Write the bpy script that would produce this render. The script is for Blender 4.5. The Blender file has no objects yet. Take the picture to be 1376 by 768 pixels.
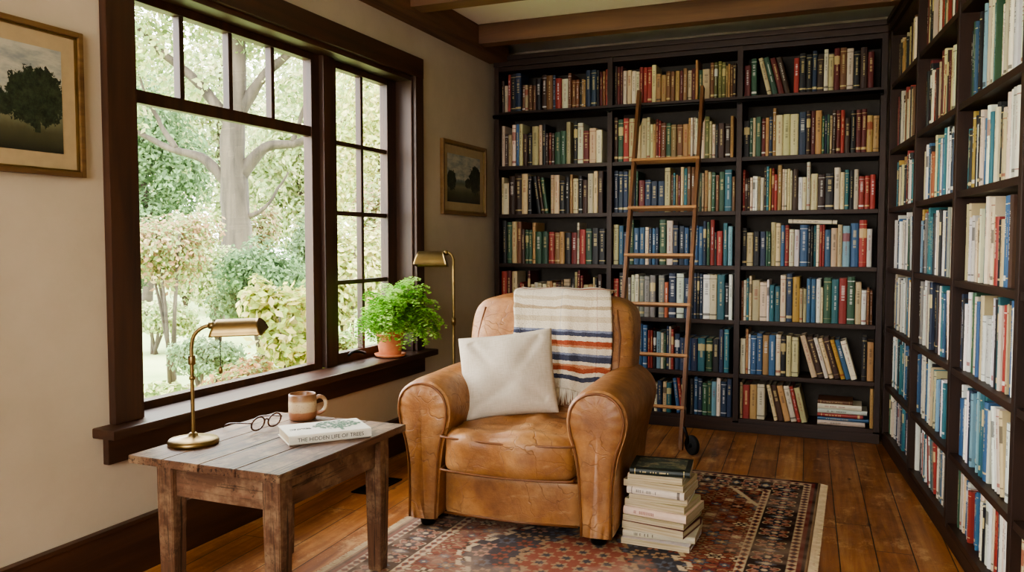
import bpy, bmesh, math, random
import numpy as np
from mathutils import Vector, Matrix, noise as mnoise
from math import radians, sin, cos, pi, tan, atan2, sqrt

S = bpy.context.scene
COLL = S.collection
R = random.Random(7)
S.view_settings.look = 'AgX - Medium High Contrast'

# ------------------------------------------------------------------ helpers
def hexc(h, a=1.0):
    h = h.lstrip('#')
    v = [int(h[i:i+2], 16)/255 for i in (0, 2, 4)]
    return tuple([(c/12.92 if c <= .04045 else ((c+.055)/1.055)**2.4) for c in v]+[a])

def link(o, parent=None):
    COLL.objects.link(o)
    if parent is not None:
        o.parent = parent
    return o

def obj_from_mesh(name, me, mats, parent=None, smooth=False, loc=None):
    o = bpy.data.objects.new(name, me)
    if not isinstance(mats, (list, tuple)):
        mats = [mats]
    if len(me.materials) == 0:
        for m in mats:
            me.materials.append(m)
    if smooth:
        me.polygons.foreach_set('use_smooth', [True]*len(me.polygons))
    if loc is not None:
        o.location = loc
    return link(o, parent)

def thing(o, label, cat, group=None, kind=None):
    o['label'] = label
    o['category'] = cat
    if group: o['group'] = group
    if kind: o['kind'] = kind
    return o

def empty(name, loc=(0, 0, 0), rot=(0, 0, 0), parent=None):
    e = bpy.data.objects.new(name, None)
    e.empty_display_size = .05
    e.location = loc
    e.rotation_euler = rot
    return link(e, parent)

def bm_box(bm, x0, x1, y0, y1, z0, z1):
    m = Matrix.Translation(((x0+x1)/2, (y0+y1)/2, (z0+z1)/2)) @ Matrix.Diagonal((x1-x0, y1-y0, z1-z0, 1))
    return bmesh.ops.create_cube(bm, size=1, matrix=m)

def box(name, x0, x1, y0, y1, z0, z1, mat, bevel=.003, parent=None, seg=2):
    cx, cy, cz = (x0+x1)/2, (y0+y1)/2, (z0+z1)/2
    bm = bmesh.new()
    bm_box(bm, x0-cx, x1-cx, y0-cy, y1-cy, z0-cz, z1-cz)
    if bevel > 0:
        bmesh.ops.bevel(bm, geom=bm.edges[:], offset=bevel, segments=seg, affect='EDGES', profile=.7)
    me = bpy.data.meshes.new(name); bm.to_mesh(me); bm.free()
    return obj_from_mesh(name, me, mat, parent, loc=(cx, cy, cz))

def multibox(name, boxes, mat, bevel=.0, parent=None, origin=(0, 0, 0)):
    bm = bmesh.new()
    for b in boxes:
        bm_box(bm, b[0]-origin[0], b[1]-origin[0], b[2]-origin[1], b[3]-origin[1], b[4]-origin[2], b[5]-origin[2])
    if bevel > 0:
        bmesh.ops.bevel(bm, geom=bm.edges[:], offset=bevel, segments=2, affect='EDGES', profile=.7)
    me = bpy.data.meshes.new(name); bm.to_mesh(me); bm.free()
    return obj_from_mesh(name, me, mat, parent, loc=origin)

def pymesh(name, verts, faces):
    me = bpy.data.meshes.new(name)
    me.from_pydata([tuple(v) for v in verts], [], faces)
    me.update()
    return me

def fixn(me, merge=0):
    bm = bmesh.new(); bm.from_mesh(me)
    if merge: bmesh.ops.remove_doubles(bm, verts=bm.verts, dist=merge)
    bmesh.ops.recalc_face_normals(bm, faces=bm.faces)
    bm.to_mesh(me); bm.free()
    return me

def lathe(name, prof, mat, parent=None, seg=40, loc=None, smooth=True, mats=None):
    vs, fs = [], []
    n = len(prof)
    for i in range(seg):
        a = 2*pi*i/seg
        for r, z in prof:
            vs.append((r*cos(a), r*sin(a), z))
    for i in range(seg):
        j = (i+1) % seg
        for k in range(n-1):
            fs.append((i*n+k, j*n+k, j*n+k+1, i*n+k+1))
    me = fixn(pymesh(name, vs, fs), 1e-5)
    return obj_from_mesh(name, me, mat, parent, smooth, loc)

def catmull(pts, n=8, closed=False):
    P = [Vector(p) for p in pts]
    out = []
    N = len(P)
    rng = N if closed else N-1
    for i in range(rng):
        p0 = P[(i-1) % N] if (closed or i > 0) else P[0]
        p1 = P[i]; p2 = P[(i+1) % N]
        p3 = P[(i+2) % N] if (closed or i+2 < N) else P[-1]
        for k in range(n):
            t = k/n
            out.append(.5*((2*p1)+(-p0+p2)*t+(2*p0-5*p1+4*p2-p3)*t*t+(-p0+3*p1-3*p2+p3)*t**3))
    if not closed: out.append(P[-1])
    return out

def tube_geo(pts, r, seg=10, closed=False):
    P = [Vector(p) for p in pts]
    n = len(P)
    rs = r if isinstance(r, (list, tuple)) else [r]*n
    vs, fs = [], []
    T0 = (P[1]-P[0]).normalized()
    up = Vector((0, 0, 1)) if abs(T0.z) < .9 else Vector((1, 0, 0))
    N = (up - T0*up.dot(T0)).normalized()
    for i in range(n):
        if closed: T = (P[(i+1) % n]-P[(i-1) % n]).normalized()
        else: T = (P[min(i+1, n-1)]-P[max(i-1, 0)]).normalized()
        N = (N-T*N.dot(T))
        if N.length < 1e-6: N = T.orthogonal()
        N.normalize()
        B = T.cross(N)
        for k in range(seg):
            a = 2*pi*k/seg
            vs.append(P[i]+(N*cos(a)+B*sin(a))*rs[i])
    rng = n if closed else n-1
    for i in range(rng):
        j = (i+1) % n
        for k in range(seg):
            l = (k+1) % seg
            fs.append((i*seg+k, i*seg+l, j*seg+l, j*seg+k))
    if not closed:
        fs.append(tuple(range(seg))[::-1])
        fs.append(tuple((n-1)*seg+k for k in range(seg)))
    return vs, fs

def join_geo(parts):
    vs, fs = [], []
    for v, f in parts:
        o = len(vs)
        vs += list(v)
        fs += [tuple(i+o for i in q) for q in f]
    return vs, fs

def tube(name, pts, r, mat, parent=None, seg=10, closed=False, loc=None):
    v, f = tube_geo(pts, r, seg, closed)
    return obj_from_mesh(name, pymesh(name, v, f), mat, parent, True, loc)

def subsurf(o, lv=2):
    m = o.modifiers.new('sub', 'SUBSURF'); m.levels = lv; m.render_levels = lv
    return o

def superbox(name, a, b, c, n, mat, parent=None, loc=(0, 0, 0), cuts=14, fn=None):
    bm = bmesh.new()
    bmesh.ops.create_cube(bm, size=2)
    bmesh.ops.subdivide_edges(bm, edges=bm.edges[:], cuts=cuts, use_grid_fill=True)
    for v in bm.verts:
        p = v.co
        q = Vector([math.copysign(abs(t)**.75, t) for t in p])
        s = (abs(q.x)**n+abs(q.y)**n+abs(q.z)**n)**(1/n)
        q = q/s
        w = Vector((q.x*a, q.y*b, q.z*c))
        if fn: w = fn(q, w)
        v.co = w
    me = bpy.data.meshes.new(name); bm.to_mesh(me); bm.free()
    return obj_from_mesh(name, me, mat, parent, True, loc)

# ------------------------------------------------------------------ materials
class NT:
    def __init__(s, name):
        s.m = bpy.data.materials.new(name); s.m.use_nodes = True
        s.nt = s.m.node_tree; s.nt.nodes.clear()
        s.out = s.n('ShaderNodeOutputMaterial')
        s.b = s.n('ShaderNodeBsdfPrincipled')
        s.nt.links.new(s.b.outputs[0], s.out.inputs[0])
    def n(s, t, **k):
        x = s.nt.nodes.new(t)
        for a, b in k.items(): setattr(x, a, b)
        return x
    def l(s, a, b): s.nt.links.new(a, b)
    def put(s, sock, v):
        if isinstance(v, bpy.types.NodeSocket): s.l(v, sock)
        else: sock.default_value = v
    def math(s, op, a, b=None, clamp=False):
        x = s.n('ShaderNodeMath', operation=op); x.use_clamp = clamp
        s.put(x.inputs[0], a)
        if b is not None: s.put(x.inputs[1], b)
        return x.outputs[0]
    def mix(s, f, a, b, blend='MIX'):
        x = s.n('ShaderNodeMix', data_type='RGBA', blend_type=blend)
        s.put(x.inputs[0], f); s.put(x.inputs[6], a); s.put(x.inputs[7], b)
        return x.outputs[2]
    def coord(s, scale=(1, 1, 1), kind='Object', rot=(0, 0, 0), loc=(0, 0, 0)):
        t = s.n('ShaderNodeTexCoord'); mp = s.n('ShaderNodeMapping')
        mp.inputs['Scale'].default_value = scale
        mp.inputs['Rotation'].default_value = rot
        mp.inputs['Location'].default_value = loc
        s.l(t.outputs[kind], mp.inputs[0])
        return mp.outputs[0]
    def noise(s, vec, scale, detail=4, rough=.55, dist=0.0):
        x = s.n('ShaderNodeTexNoise')
        if vec is not None: s.l(vec, x.inputs['Vector'])
        x.inputs['Scale'].default_value = scale; x.inputs['Detail'].default_value = detail
        x.inputs['Roughness'].default_value = rough; x.inputs['Distortion'].default_value = dist
        return x.outputs[0]
    def ramp(s, f, stops, interp='LINEAR'):
        x = s.n('ShaderNodeValToRGB'); x.color_ramp.interpolation = interp
        e = x.color_ramp.elements
        while len(e) < len(stops): e.new(.5)
        for i, (p, c) in enumerate(stops):
            e[i].position = p; e[i].color = c if len(c) == 4 else (*c, 1)
        s.l(f, x.inputs[0])
        return x.outputs[0]
    def bump(s, h, strength=.3, dist=.01):
        x = s.n('ShaderNodeBump'); x.inputs['Strength'].default_value = strength
        x.inputs['Distance'].default_value = dist
        s.l(h, x.inputs['Height']); s.l(x.outputs[0], s.b.inputs['Normal'])
    def set(s, **k):
        for a, v in k.items():
            s.put(s.b.inputs[a.replace('_', ' ')], v)
        return s

def simple(name, c, rough=.5, metal=0.0, var=.12, nscale=30, bump=0.0):
    t = NT(name)
    c = hexc(c) if isinstance(c, str) else c
    v = t.coord()
    f = t.noise(v, nscale, 3)
    dark = tuple([x*(1-var) for x in c[:3]]+[1]); lite = tuple([min(1, x*(1+var)) for x in c[:3]]+[1])
    t.set(Base_Color=t.ramp(f, [(.3, dark), (.7, lite)]), Roughness=rough, Metallic=metal)
    if bump: t.bump(f, bump, .004)
    return t.m

def wood(name, c1, c2, axis=2, scale=14, rough=.45, bump=.15, wear=None, spec=.5):
    t = NT(name)
    sc = [scale]*3; sc[axis] = scale*.07
    v = t.coord(sc)
    f = t.noise(v, 1.0, 6, .6, .6)
    f2 = t.noise(t.coord((3, 3, 3)), 1.0, 3)
    c = t.ramp(f, [(.3, hexc(c1)), (.7, hexc(c2))])
    c = t.mix(t.math('MULTIPLY', f2, .35), c, hexc(c1))
    if wear:
        w = t.noise(t.coord((9, 9, 9)), 1.0, 5, .7)
        c = t.mix(t.ramp(w, [(.48, (0, 0, 0)), (.66, (.65, .65, .65))]), c, hexc(wear))
        sc2 = [70]*3; sc2[axis] = 3
        w2 = t.noise(t.coord(sc2), 1.0, 3, .7)
        c = t.mix(t.ramp(w2, [(.55, (0, 0, 0)), (.63, (.85, .85, .85))]), c, hexc('#24170e'))
        w3 = t.noise(t.coord((26, 26, 26)), 1.0, 4, .8)
        c = t.mix(t.ramp(w3, [(.59, (0, 0, 0)), (.69, (.75, .75, .75))]), c, hexc('#2c1d13'))
    t.set(Base_Color=c, Roughness=rough)
    t.b.inputs['Specular IOR Level'].default_value = spec
    t.bump(f, bump, .003)
    return t.m

M_case = [wood('bookcase_wood_%d' % i, '#23150d', '#42291a', axis=i, rough=.5, spec=.4) for i in range(3)]
M_trim = [wood('trim_wood_%d' % i, '#28180f', '#523422', axis=i, rough=.42, spec=.45) for i in range(3)]
M_beam = [wood('beam_wood_%d' % i, '#492e1d', '#875e3e', axis=i, scale=9, rough=.65, bump=.6) for i in range(3)]
M_table = [wood('table_wood_%d' % i, '#462d1e', '#84614a', axis=i, scale=16, rough=.48, bump=.6, wear='#a08465', spec=.35) for i in range(3)]
M_ladder = [wood('ladder_wood_%d' % i, '#5a371e', '#8f6340', axis=i, scale=20, rough=.4) for i in range(3)]
M_rung = wood('rung_wood', '#93643a', '#bb8e60', axis=0, scale=20, rough=.45)
M_brass = simple('aged_brass', '#8a744b', .38, 1.0, .2, 12)
M_black = simple('black_metal', '#141312', .45, .6, .2)
M_rubber = simple('black_rubber', '#121212', .7)
M_panel = simple('bookcase_back_panel', '#3d362d', .7)

def plaster(name, c, c2):
    t = NT(name)
    v = t.coord()
    f = t.noise(v, 1.6, 6, .6); g = t.noise(v, 40, 4)
    t.set(Base_Color=t.ramp(f, [(.3, hexc(c2)), (.65, hexc(c))]), Roughness=.85)
    t.bump(t.math('ADD', t.math('MULTIPLY', f, 2.0), t.math('MULTIPLY', g, .3)), .25, .006)
    return t.m
M_wall = plaster('cream_plaster', '#c6b79e', '#b3a48b')
M_ceil = plaster('ceiling_plaster', '#f6ece0', '#eee2d3')

def floor_mat():
    t = NT('pine_floorboards')
    tc = t.n('ShaderNodeTexCoord'); sp = t.n('ShaderNodeSeparateXYZ')
    mp = t.n('ShaderNodeMapping'); mp.inputs['Rotation'].default_value = (0, 0, radians(-3))
    t.l(tc.outputs['Object'], mp.inputs[0]); t.l(mp.outputs[0], sp.inputs[0])
    px = t.math('DIVIDE', sp.outputs[0], .135)
    pid = t.math('FLOOR', px); fr = t.math('FRACT', px)
    wn = t.n('ShaderNodeTexWhiteNoise', noise_dimensions='1D'); t.l(pid, wn.inputs['W'])
    py = t.math('ADD', t.math('DIVIDE', sp.outputs[1], 1.9), t.math('MULTIPLY', wn.outputs[0], 7.0))
    yid = t.math('FLOOR', py); fy = t.math('FRACT', py)
    wn2 = t.n('ShaderNodeTexWhiteNoise', noise_dimensions='2D')
    cb = t.n('ShaderNodeCombineXYZ'); t.l(pid, cb.inputs[0]); t.l(yid, cb.inputs[1]); t.l(cb.outputs[0], wn2.inputs['Vector'])
    mp2 = t.n('ShaderNodeMapping'); mp2.inputs['Scale'].default_value = (22, 1.3, 1)
    t.l(mp.outputs[0], mp2.inputs[0])
    va = t.n('ShaderNodeVectorMath', operation='ADD'); t.l(mp2.outputs[0], va.inputs[0])
    cb2 = t.n('ShaderNodeCombineXYZ'); t.l(t.math('MULTIPLY', wn2.outputs[0], 30.0), cb2.inputs[1]); t.l(cb2.outputs[0], va.inputs[1])
    g = t.noise(va.outputs[0], 1.0, 6, .65, .8)
    base = t.ramp(g, [(.25, hexc('#764423')), (.5, hexc('#ab6e3a')), (.75, hexc('#cc985c'))])
    tone = t.ramp(wn2.outputs[0], [(0, hexc('#8a5c38')), (1, hexc('#ffffff'))])
    c = t.mix(.5, base, tone, 'MULTIPLY')
    vo = t.n('ShaderNodeTexVoronoi'); vo.inputs['Scale'].default_value = 3.1
    mp3 = t.n('ShaderNodeMapping'); mp3.inputs['Scale'].default_value = (1.6, .8, 1); t.l(mp.outputs[0], mp3.inputs[0]); t.l(mp3.outputs[0], vo.inputs['Vector'])
    kn = t.ramp(vo.outputs['Distance'], [(.02, (1, 1, 1)), (.06, (0, 0, 0))])
    c = t.mix(t.math('MULTIPLY', kn, .85), c, hexc('#381a0b'))
    wr = t.noise(t.coord((2.5, 2.5, 2.5)), 1.0, 7, .75)
    c = t.mix(t.ramp(wr, [(.48, (0, 0, 0)), (.7, (.6, .6, .6))]), c, hexc('#54301b'))
    w5 = t.noise(t.coord((5, 3, 5), loc=(4, 2, 0)), 1.0, 9, .85)
    c = t.mix(t.ramp(w5, [(.54, (0, 0, 0)), (.62, (.6, .6, .6))]), c, hexc('#d6ad7a'))
    gap = t.math('MAXIMUM', t.math('LESS_THAN', fr, .032), t.math('LESS_THAN', fy, .002))
    c = t.mix(gap, c, hexc('#1c0d05'))
    t.set(Base_Color=c, Roughness=t.math('ADD', t.math('MULTIPLY', wr, .35), .18))
    t.bump(t.math('SUBTRACT', t.math('MULTIPLY', g, .3), gap), .4, .003)
    return t.m
M_floor = floor_mat()

def leather():
    t = NT('tan_leather')
    v = t.coord()
    f = t.noise(v, 3.2, 6, .62); g = t.noise(v, 17, 5, .7)
    c = t.ramp(f, [(.28, hexc('#764926')), (.5, hexc('#9e6b3b')), (.72, hexc('#bc8e5a'))])
    c = t.mix(t.ramp(g, [(.42, (0, 0, 0)), (.72, (.6, .6, .6))]), c, hexc('#633a1d'))
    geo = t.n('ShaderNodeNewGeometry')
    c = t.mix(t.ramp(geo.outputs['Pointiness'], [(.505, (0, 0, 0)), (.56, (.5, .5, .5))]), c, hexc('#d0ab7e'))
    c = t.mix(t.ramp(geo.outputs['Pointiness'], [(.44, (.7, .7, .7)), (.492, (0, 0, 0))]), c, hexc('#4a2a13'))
    sc = t.noise(t.coord((6, 40, 30)), 1.0, 4, .7, .5)
    c = t.mix(t.ramp(sc, [(.6, (0, 0, 0)), (.72, (.3, .3, .3))]), c, hexc('#d2ad7f'))
    wv = t.n('ShaderNodeTexVoronoi', feature='DISTANCE_TO_EDGE'); wv.inputs['Scale'].default_value = 10
    va = t.n('ShaderNodeVectorMath', operation='ADD'); nz = t.n('ShaderNodeTexNoise'); nz.inputs['Scale'].default_value = 6; nz.inputs['Detail'].default_value = 3
    t.l(v, nz.inputs['Vector']); sc3 = t.n('ShaderNodeVectorMath', operation='SCALE'); sc3.inputs['Scale'].default_value = .25
    t.l(nz.outputs['Color'], sc3.inputs[0]); t.l(v, va.inputs[0]); t.l(sc3.outputs[0], va.inputs[1]); t.l(va.outputs[0], wv.inputs['Vector'])
    cr = t.ramp(wv.outputs['Distance'], [(0, (0, 0, 0)), (.03, (1, 1, 1))])
    msk = t.ramp(f, [(.38, (0, 0, 0)), (.56, (1, 1, 1))])
    crm = t.math('MULTIPLY', t.math('SUBTRACT', 1.0, cr), msk)
    c = t.mix(t.math('MULTIPLY', crm, .5), c, hexc('#5a3419'))
    t.set(Base_Color=c, Roughness=t.math('ADD', t.math('MULTIPLY', g, .28), .29))
    vo = t.n('ShaderNodeTexVoronoi'); vo.inputs['Scale'].default_value = 160; t.l(v, vo.inputs['Vector'])
    hh = t.math('ADD', t.math('MULTIPLY', vo.outputs['Distance'], .15), t.math('ADD', t.math('MULTIPLY', g, .8), t.math('MULTIPLY', f, 2.0)))
    hh = t.math('SUBTRACT', hh, t.math('MULTIPLY', crm, .7))
    t.bump(hh, .45, .006)
    return t.m
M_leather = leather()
M_piping = simple('leather_piping', '#734724', .42, 0, .2)

def attr_cloth(name, attr='Col', rough=.9, bumpscale=250, bstr=.5, dist=.002):
    t = NT(name)
    a = t.n('ShaderNodeAttribute', attribute_name=attr)
    v = t.coord(); f = t.noise(v, bumpscale, 2)
    c = t.mix(t.math('MULTIPLY', f, .2), a.outputs['Color'], (.02, .02, .02, 1))
    t.set(Base_Color=c, Roughness=rough); t.b.inputs['Specular IOR Level'].default_value = .1
    t.bump(f, bstr, dist)
    return t.m

def book_mat():
    t = NT('book_cover')
    a = t.n('ShaderNodeAttribute', attribute_name='Col')
    k = t.n('ShaderNodeAttribute', attribute_name='Ink')
    sd = t.n('ShaderNodeAttribute', attribute_name='Seed').outputs['Fac']
    uv = t.n('ShaderNodeUVMap'); sp = t.n('ShaderNodeSeparateXYZ'); t.l(uv.outputs[0], sp.inputs[0])
    u, v = sp.outputs[0], sp.outputs[1]
    on = t.math('GREATER_THAN', u, -.5)
    vv = t.math('MULTIPLY', v, 46.0)
    cb = t.n('ShaderNodeCombineXYZ'); t.l(t.math('FLOOR', vv), cb.inputs[0]); t.l(t.math('MULTIPLY', sd, 97.0), cb.inputs[1])
    wn = t.n('ShaderNodeTexWhiteNoise', noise_dimensions='2D'); t.l(cb.outputs[0], wn.inputs['Vector'])
    ch = t.math('MULTIPLY', t.math('GREATER_THAN', wn.outputs[0], .3), t.math('GREATER_THAN', t.math('FRACT', vv), .35))
    inu = t.math('LESS_THAN', t.math('ABSOLUTE', t.math('SUBTRACT', u, .5)), t.math('ADD', .08, t.math('MULTIPLY', sd, .14)))
    v0 = t.math('ADD', .25, t.math('MULTIPLY', sd, .3))
    inv = t.math('MULTIPLY', t.math('GREATER_THAN', v, v0), t.math('LESS_THAN', v, .84))
    txt = t.math('MULTIPLY', t.math('MULTIPLY', ch, inu), inv)
    b1 = t.math('LESS_THAN', t.math('ABSOLUTE', t.math('SUBTRACT', v, .91)), .007)
    b2 = t.math('LESS_THAN', t.math('ABSOLUTE', t.math('SUBTRACT', v, .1)), t.math('MULTIPLY', sd, .03))
    bands = t.math('MULTIPLY', t.math('MAXIMUM', b1, b2), t.math('GREATER_THAN', t.math('FRACT', t.math('MULTIPLY', sd, 7.3)), .5))
    blk = t.math('MULTIPLY', t.math('MULTIPLY', t.math('GREATER_THAN', v, .62), t.math('LESS_THAN', v, .82)), t.math('GREATER_THAN', t.math('FRACT', t.math('MULTIPLY', sd, 13.7)), .88))
    m = t.math('MULTIPLY', t.math('MAXIMUM', t.math('MAXIMUM', txt, bands), blk), on)
    n1 = t.noise(t.coord(), 35, 4)
    base = t.mix(t.math('MULTIPLY', n1, .22), a.outputs['Color'], (.01, .008, .006, 1))
    t.set(Base_Color=t.mix(t.math('MULTIPLY', m, .75), base, k.outputs['Color']), Roughness=.5)
    return t.m
M_book = book_mat()
def page_mat(name, sc):
    t = NT(name)
    f = t.noise(t.coord(sc), 1.0, 2)
    t.set(Base_Color=t.ramp(f, [(.3, hexc('#a89573')), (.7, hexc('#d6c8aa'))]), Roughness=.9)
    return t.m
M_pages = page_mat('book_pages', (300, 30, 30))
M_pedge = page_mat('book_page_edges', (260, 4, 4))

# ------------------------------------------------------------------ camera
cam = bpy.data.cameras.new('camera'); cam.sensor_width = 36; cam.lens = 28.78
camo = bpy.data.objects.new('camera', cam); link(camo)
camo.location = (0, 0, 1.2)
camo.rotation_euler = (radians(90-3.02), 0, radians(22.8))
cam.clip_end = 200; cam.clip_start = .02
S.camera = camo

# ------------------------------------------------------------------ room shell
def structure(o):
    o['kind'] = 'structure'; return o
WX = -2.4
H = 2.59
structure(multibox('floor', [(-2.65, 1.6, -1.4, 5.9, -.1, 0)], M_floor))
structure(multibox('ceiling', [(-2.65, 1.6, -1.4, 5.9, H, H+.1)], M_ceil))
WY0, WY1, WZ0, WZ1 = 2.19, 4.21, .53, 2.16
structure(multibox('wall_left', [(-2.62, WX, -1.2, WY0, 0, H), (-2.62, WX, WY1, 5.62, 0, H),
                       (-2.62, WX, WY0, WY1, 0, WZ0), (-2.62, WX, WY0, WY1, WZ1, H)], M_wall))
structure(multibox('wall_back', [(-2.62, 1.6, 5.62, 5.78, 0, H)], M_wall))
RA = -83.5
CF = Matrix.Translation((.165, 5.3, 0)) @ Matrix.Rotation(radians(RA), 4, 'Z')
wr = multibox('wall_right', [(-.35, 6.9, .32, .46, 0, H)], M_wall)
wr.matrix_world = CF; structure(wr)
structure(multibox('wall_front', [(-2.62, -1.95, -1.36, -1.2, 0, H), (.1, 1.6, -1.36, -1.2, 0, H), (-1.95, .1, -1.36, -1.2, 0, .75), (-1.95, .1, -1.36, -1.2, 2.35, H)], M_wall))  # unseen wall behind the camera; its opening is added for fill light
structure(multibox('baseboard_left', [(WX, WX+.022, -1.2, 5.3, 0, .19), (WX, WX+.03, -1.2, 5.3, .19, .205)], M_trim[1], .003))
structure(box('trim_1', WX, WX+.15, -1.2, 5.3, 2.45, H, M_beam[1], .008))
structure(box('trim_2', WX+.15, 1.0, 3.93, 4.06, 2.47, H, M_beam[0], .008))
structure(box('trim_3', WX+.15, .6, 4.8, 4.9, 2.465, H, M_beam[0], .008))
structure(box('trim_4', WX+.15, 1.2, 1.9, 2.05, 2.47, H, M_beam[0], .008))
# ---- window
def glassmat():
    t = NT('window_glass')
    tr = t.n('ShaderNodeBsdfTransparent'); gl = t.n('ShaderNodeBsdfGlossy'); gl.inputs['Roughness'].default_value = .02
    mx = t.n('ShaderNodeMixShader'); mx.inputs[0].default_value = .04
    t.l(tr.outputs[0], mx.inputs[1]); t.l(gl.outputs[0], mx.inputs[2]); t.l(mx.outputs[0], t.out.inputs[0])
    return t.m
M_glass = glassmat()
GX0, GX1 = -2.545, -2.495
win = empty('window_1', (WX, 3.2, WZ0)); structure(win)
def wbox(nm, y0, y1, z0, z1, x0, x1, ax, bev=.004):
    return box(nm, x0-WX, x1-WX, y0-3.2, y1-3.2, z0-WZ0, z1-WZ0, M_trim[ax], bev, win)
wbox('casing', 2.07, 2.19, .565, 2.165, WX, WX+.032, 2)
wbox('casing', 4.2, 4.29, .565, 2.165, WX, WX+.032, 2)
wbox('head_casing', 2.07, 4.29, 2.16, 2.275, WX, WX+.034, 1)
wbox('sill', 2.0, 4.335, .53, .565, -2.49, -2.30, 1, .008)
wbox('apron', 2.04, 4.30, .43, .53, WX+.001, WX+.028, 1)
wbox('jamb', 2.19, 2.215, .53, 2.16, -2.6, WX+.01, 2)
wbox('jamb', 4.185, 4.21, .53, 2.16, -2.6, WX+.01, 2)
wbox('head_jamb', 2.215, 4.185, 2.135, 2.16, -2.6, WX+.01, 1)
wbox('mullion', 3.445, 3.535, .565, 2.135, -2.58, -2.468, 2)
def sash(y0, y1, z0, z1, gy0, gy1, gz0, gz1, bars, name):
    bx = [(GX0, GX1, y0, gy0, z0, z1), (GX0, GX1, gy1, y1, z0, z1), (GX0, GX1, gy0, gy1, z0, gz0), (GX0, GX1, gy0, gy1, gz1, z1)]+bars
    o = multibox(name, bx, M_trim[2], .003, win, (0, 0, 0))
    o.location = (-WX, -3.2, -WZ0)
    return o
mb = [(GX0+.006, GX1-.006, 2.27, 3.38, 1.725, 1.775)]
for i in (1, 2, 3):
    y = 2.27+i*.2775
    mb.append((GX0+.008, GX1-.008, y-.012, y+.012, 1.775, 2.10))
sash(2.215, 3.444, .545, 2.135, 2.27, 3.38, .595, 2.10, mb, 'sash')
nb = [(GX0+.008, GX1-.008, 3.828, 3.852, .62, 2.10)]
for z in (.99, 1.355, 1.72):
    nb.append((GX0+.009, GX1-.009, 3.59, 4.09, z-.012, z+.012))
sash(3.536, 4.185, .545, 2.135, 3.59, 4.09, .62, 2.10, nb, 'sash')
for y0, y1, z0 in ((2.27, 3.38, .595), (3.59, 4.09, .62)):
    g = multibox('glass_pane', [(-2.521, -2.519, y0, y1, z0, 2.10)], M_glass, 0, win)
    g.location = (-WX, -3.2, -WZ0)
lt = tube('window_latch', catmull([(-2.485, 3.66, .60), (-2.46, 3.67, .62), (-2.45, 3.72, .615), (-2.45, 3.77, .60)], 5), .008, M_black, win, 8)
lt.location = (-WX, -3.2, -WZ0)
w2 = multibox('added_fill_window', [(-2.0, -1.93, -1.37, -1.17, .7, 2.4), (.08, .15, -1.37, -1.17, .7, 2.4), (-1.95, .1, -1.37, -1.17, .7, .77), (-1.95, .1, -1.37, -1.17, 2.33, 2.4), (-.95, -.91, -1.3, -1.26, .75, 2.35)], M_trim[2], .003)  # added window behind the camera, put in to bring fill light
structure(w2)

# ------------------------------------------------------------------ bookcases
SH = [2.11, 1.735, 1.40, 1.055, .71, .37, .085]
CLR = [2.39-2.11]+[SH[i-1]-.026-SH[i] for i in range(1, 7)]
CD = .30
def bookcase(name, Mx, nb, bw, label, c0=0.0):
    e = empty(name); e.matrix_world = Mx
    thing(e, label, 'bookcase')
    L = nb*bw
    ut = .034
    for i in range(nb+1):
        x = i*bw
        x0 = x-ut/2
        if i == 0: x0 = x
        if i == nb: x0 = x-ut
        box('upright', x0, x0+ut, -.006, CD-.012, .07, 2.42, M_case[2], .003, e)
    for b in range(nb):
        xa = b*bw+(ut if b == 0 else ut/2); xb = (b+1)*bw-(ut if b == nb-1 else ut/2)
        for z in SH:
            box('shelf', xa+.0005, xb-.0005, 0, CD-.013, z-.026, z, M_case[0], .002, e)
        box('back_panel', xa-.01, xb+.01, CD-.012, CD, .07, 2.42, M_panel, 0, e)
    box('plinth', 0, L, .0, CD-.02, 0, .0585, M_case[0], .003, e)
    multibox('cornice', [(c0, L, -.02, CD-.012, 2.42, 2.46), (c0, L, -.035, CD-.012, 2.46, 2.49), (c0, L, 0, CD-.012, 2.39, 2.42)], M_case[0], .004, e)
    return e
BWB = .836
FB = Matrix.Translation((-2.36, 5.3, 0))
bc1 = bookcase('bookcase', FB, 3, BWB, 'tall dark-stained wooden built-in bookcase packed with books')
bc2 = bookcase('bookcase', CF, 4, .83, 'dark wooden bookcase full of books along the side wall', .04)
rl = tube('ladder_rail', [(.01, -.045, 2.075), (3*BWB-.02, -.045, 2.075)], .011, M_black, bc1, 10)
for x in (.02, BWB, 2*BWB, 3*BWB-.03):
    box('rail_bracket', x-.01, x+.01, -.05, -.006, 2.06, 2.085, M_black, .002, bc1)

# ------------------------------------------------------------------ books
PAL = dict(cream='#cfbd92', ivory='#e0d4b8', tan='#b08b58', brown='#7a5032', dkbrown='#42291c', black='#1d1c1f',
           red='#9e372e', oxblood='#6b221f', orange='#b9663a', navy='#253650', blue='#3a6489', teal='#34707a',
           ltblue='#80a4b2', green='#365b42', olive='#747041', grey='#8c8a84', white='#e9e5dc', mustard='#bb9546')
NICE = dict(cream='cream', ivory='ivory', tan='tan', brown='brown', dkbrown='dark brown', black='black', red='red', oxblood='oxblood red',
            orange='orange', navy='navy', blue='blue', teal='teal', ltblue='light blue', green='dark green', olive='olive green', grey='grey', white='white', mustard='mustard yellow')
def W(s):
    out = []
    for t in s.split():
        k, n = t.split(':'); out += [k]*int(n)
    return out
P_old = W('cream:6 ivory:4 tan:4 brown:2 dkbrown:2 oxblood:2 black:2 olive:1 red:1 green:1')
P_dark = W('dkbrown:3 brown:2 cream:4 tan:3 black:4 green:3 oxblood:2 navy:3 red:1 ivory:2')
P_red = W('red:3 oxblood:2 black:4 cream:6 ivory:4 dkbrown:3 tan:2 green:1 blue:2')
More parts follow.
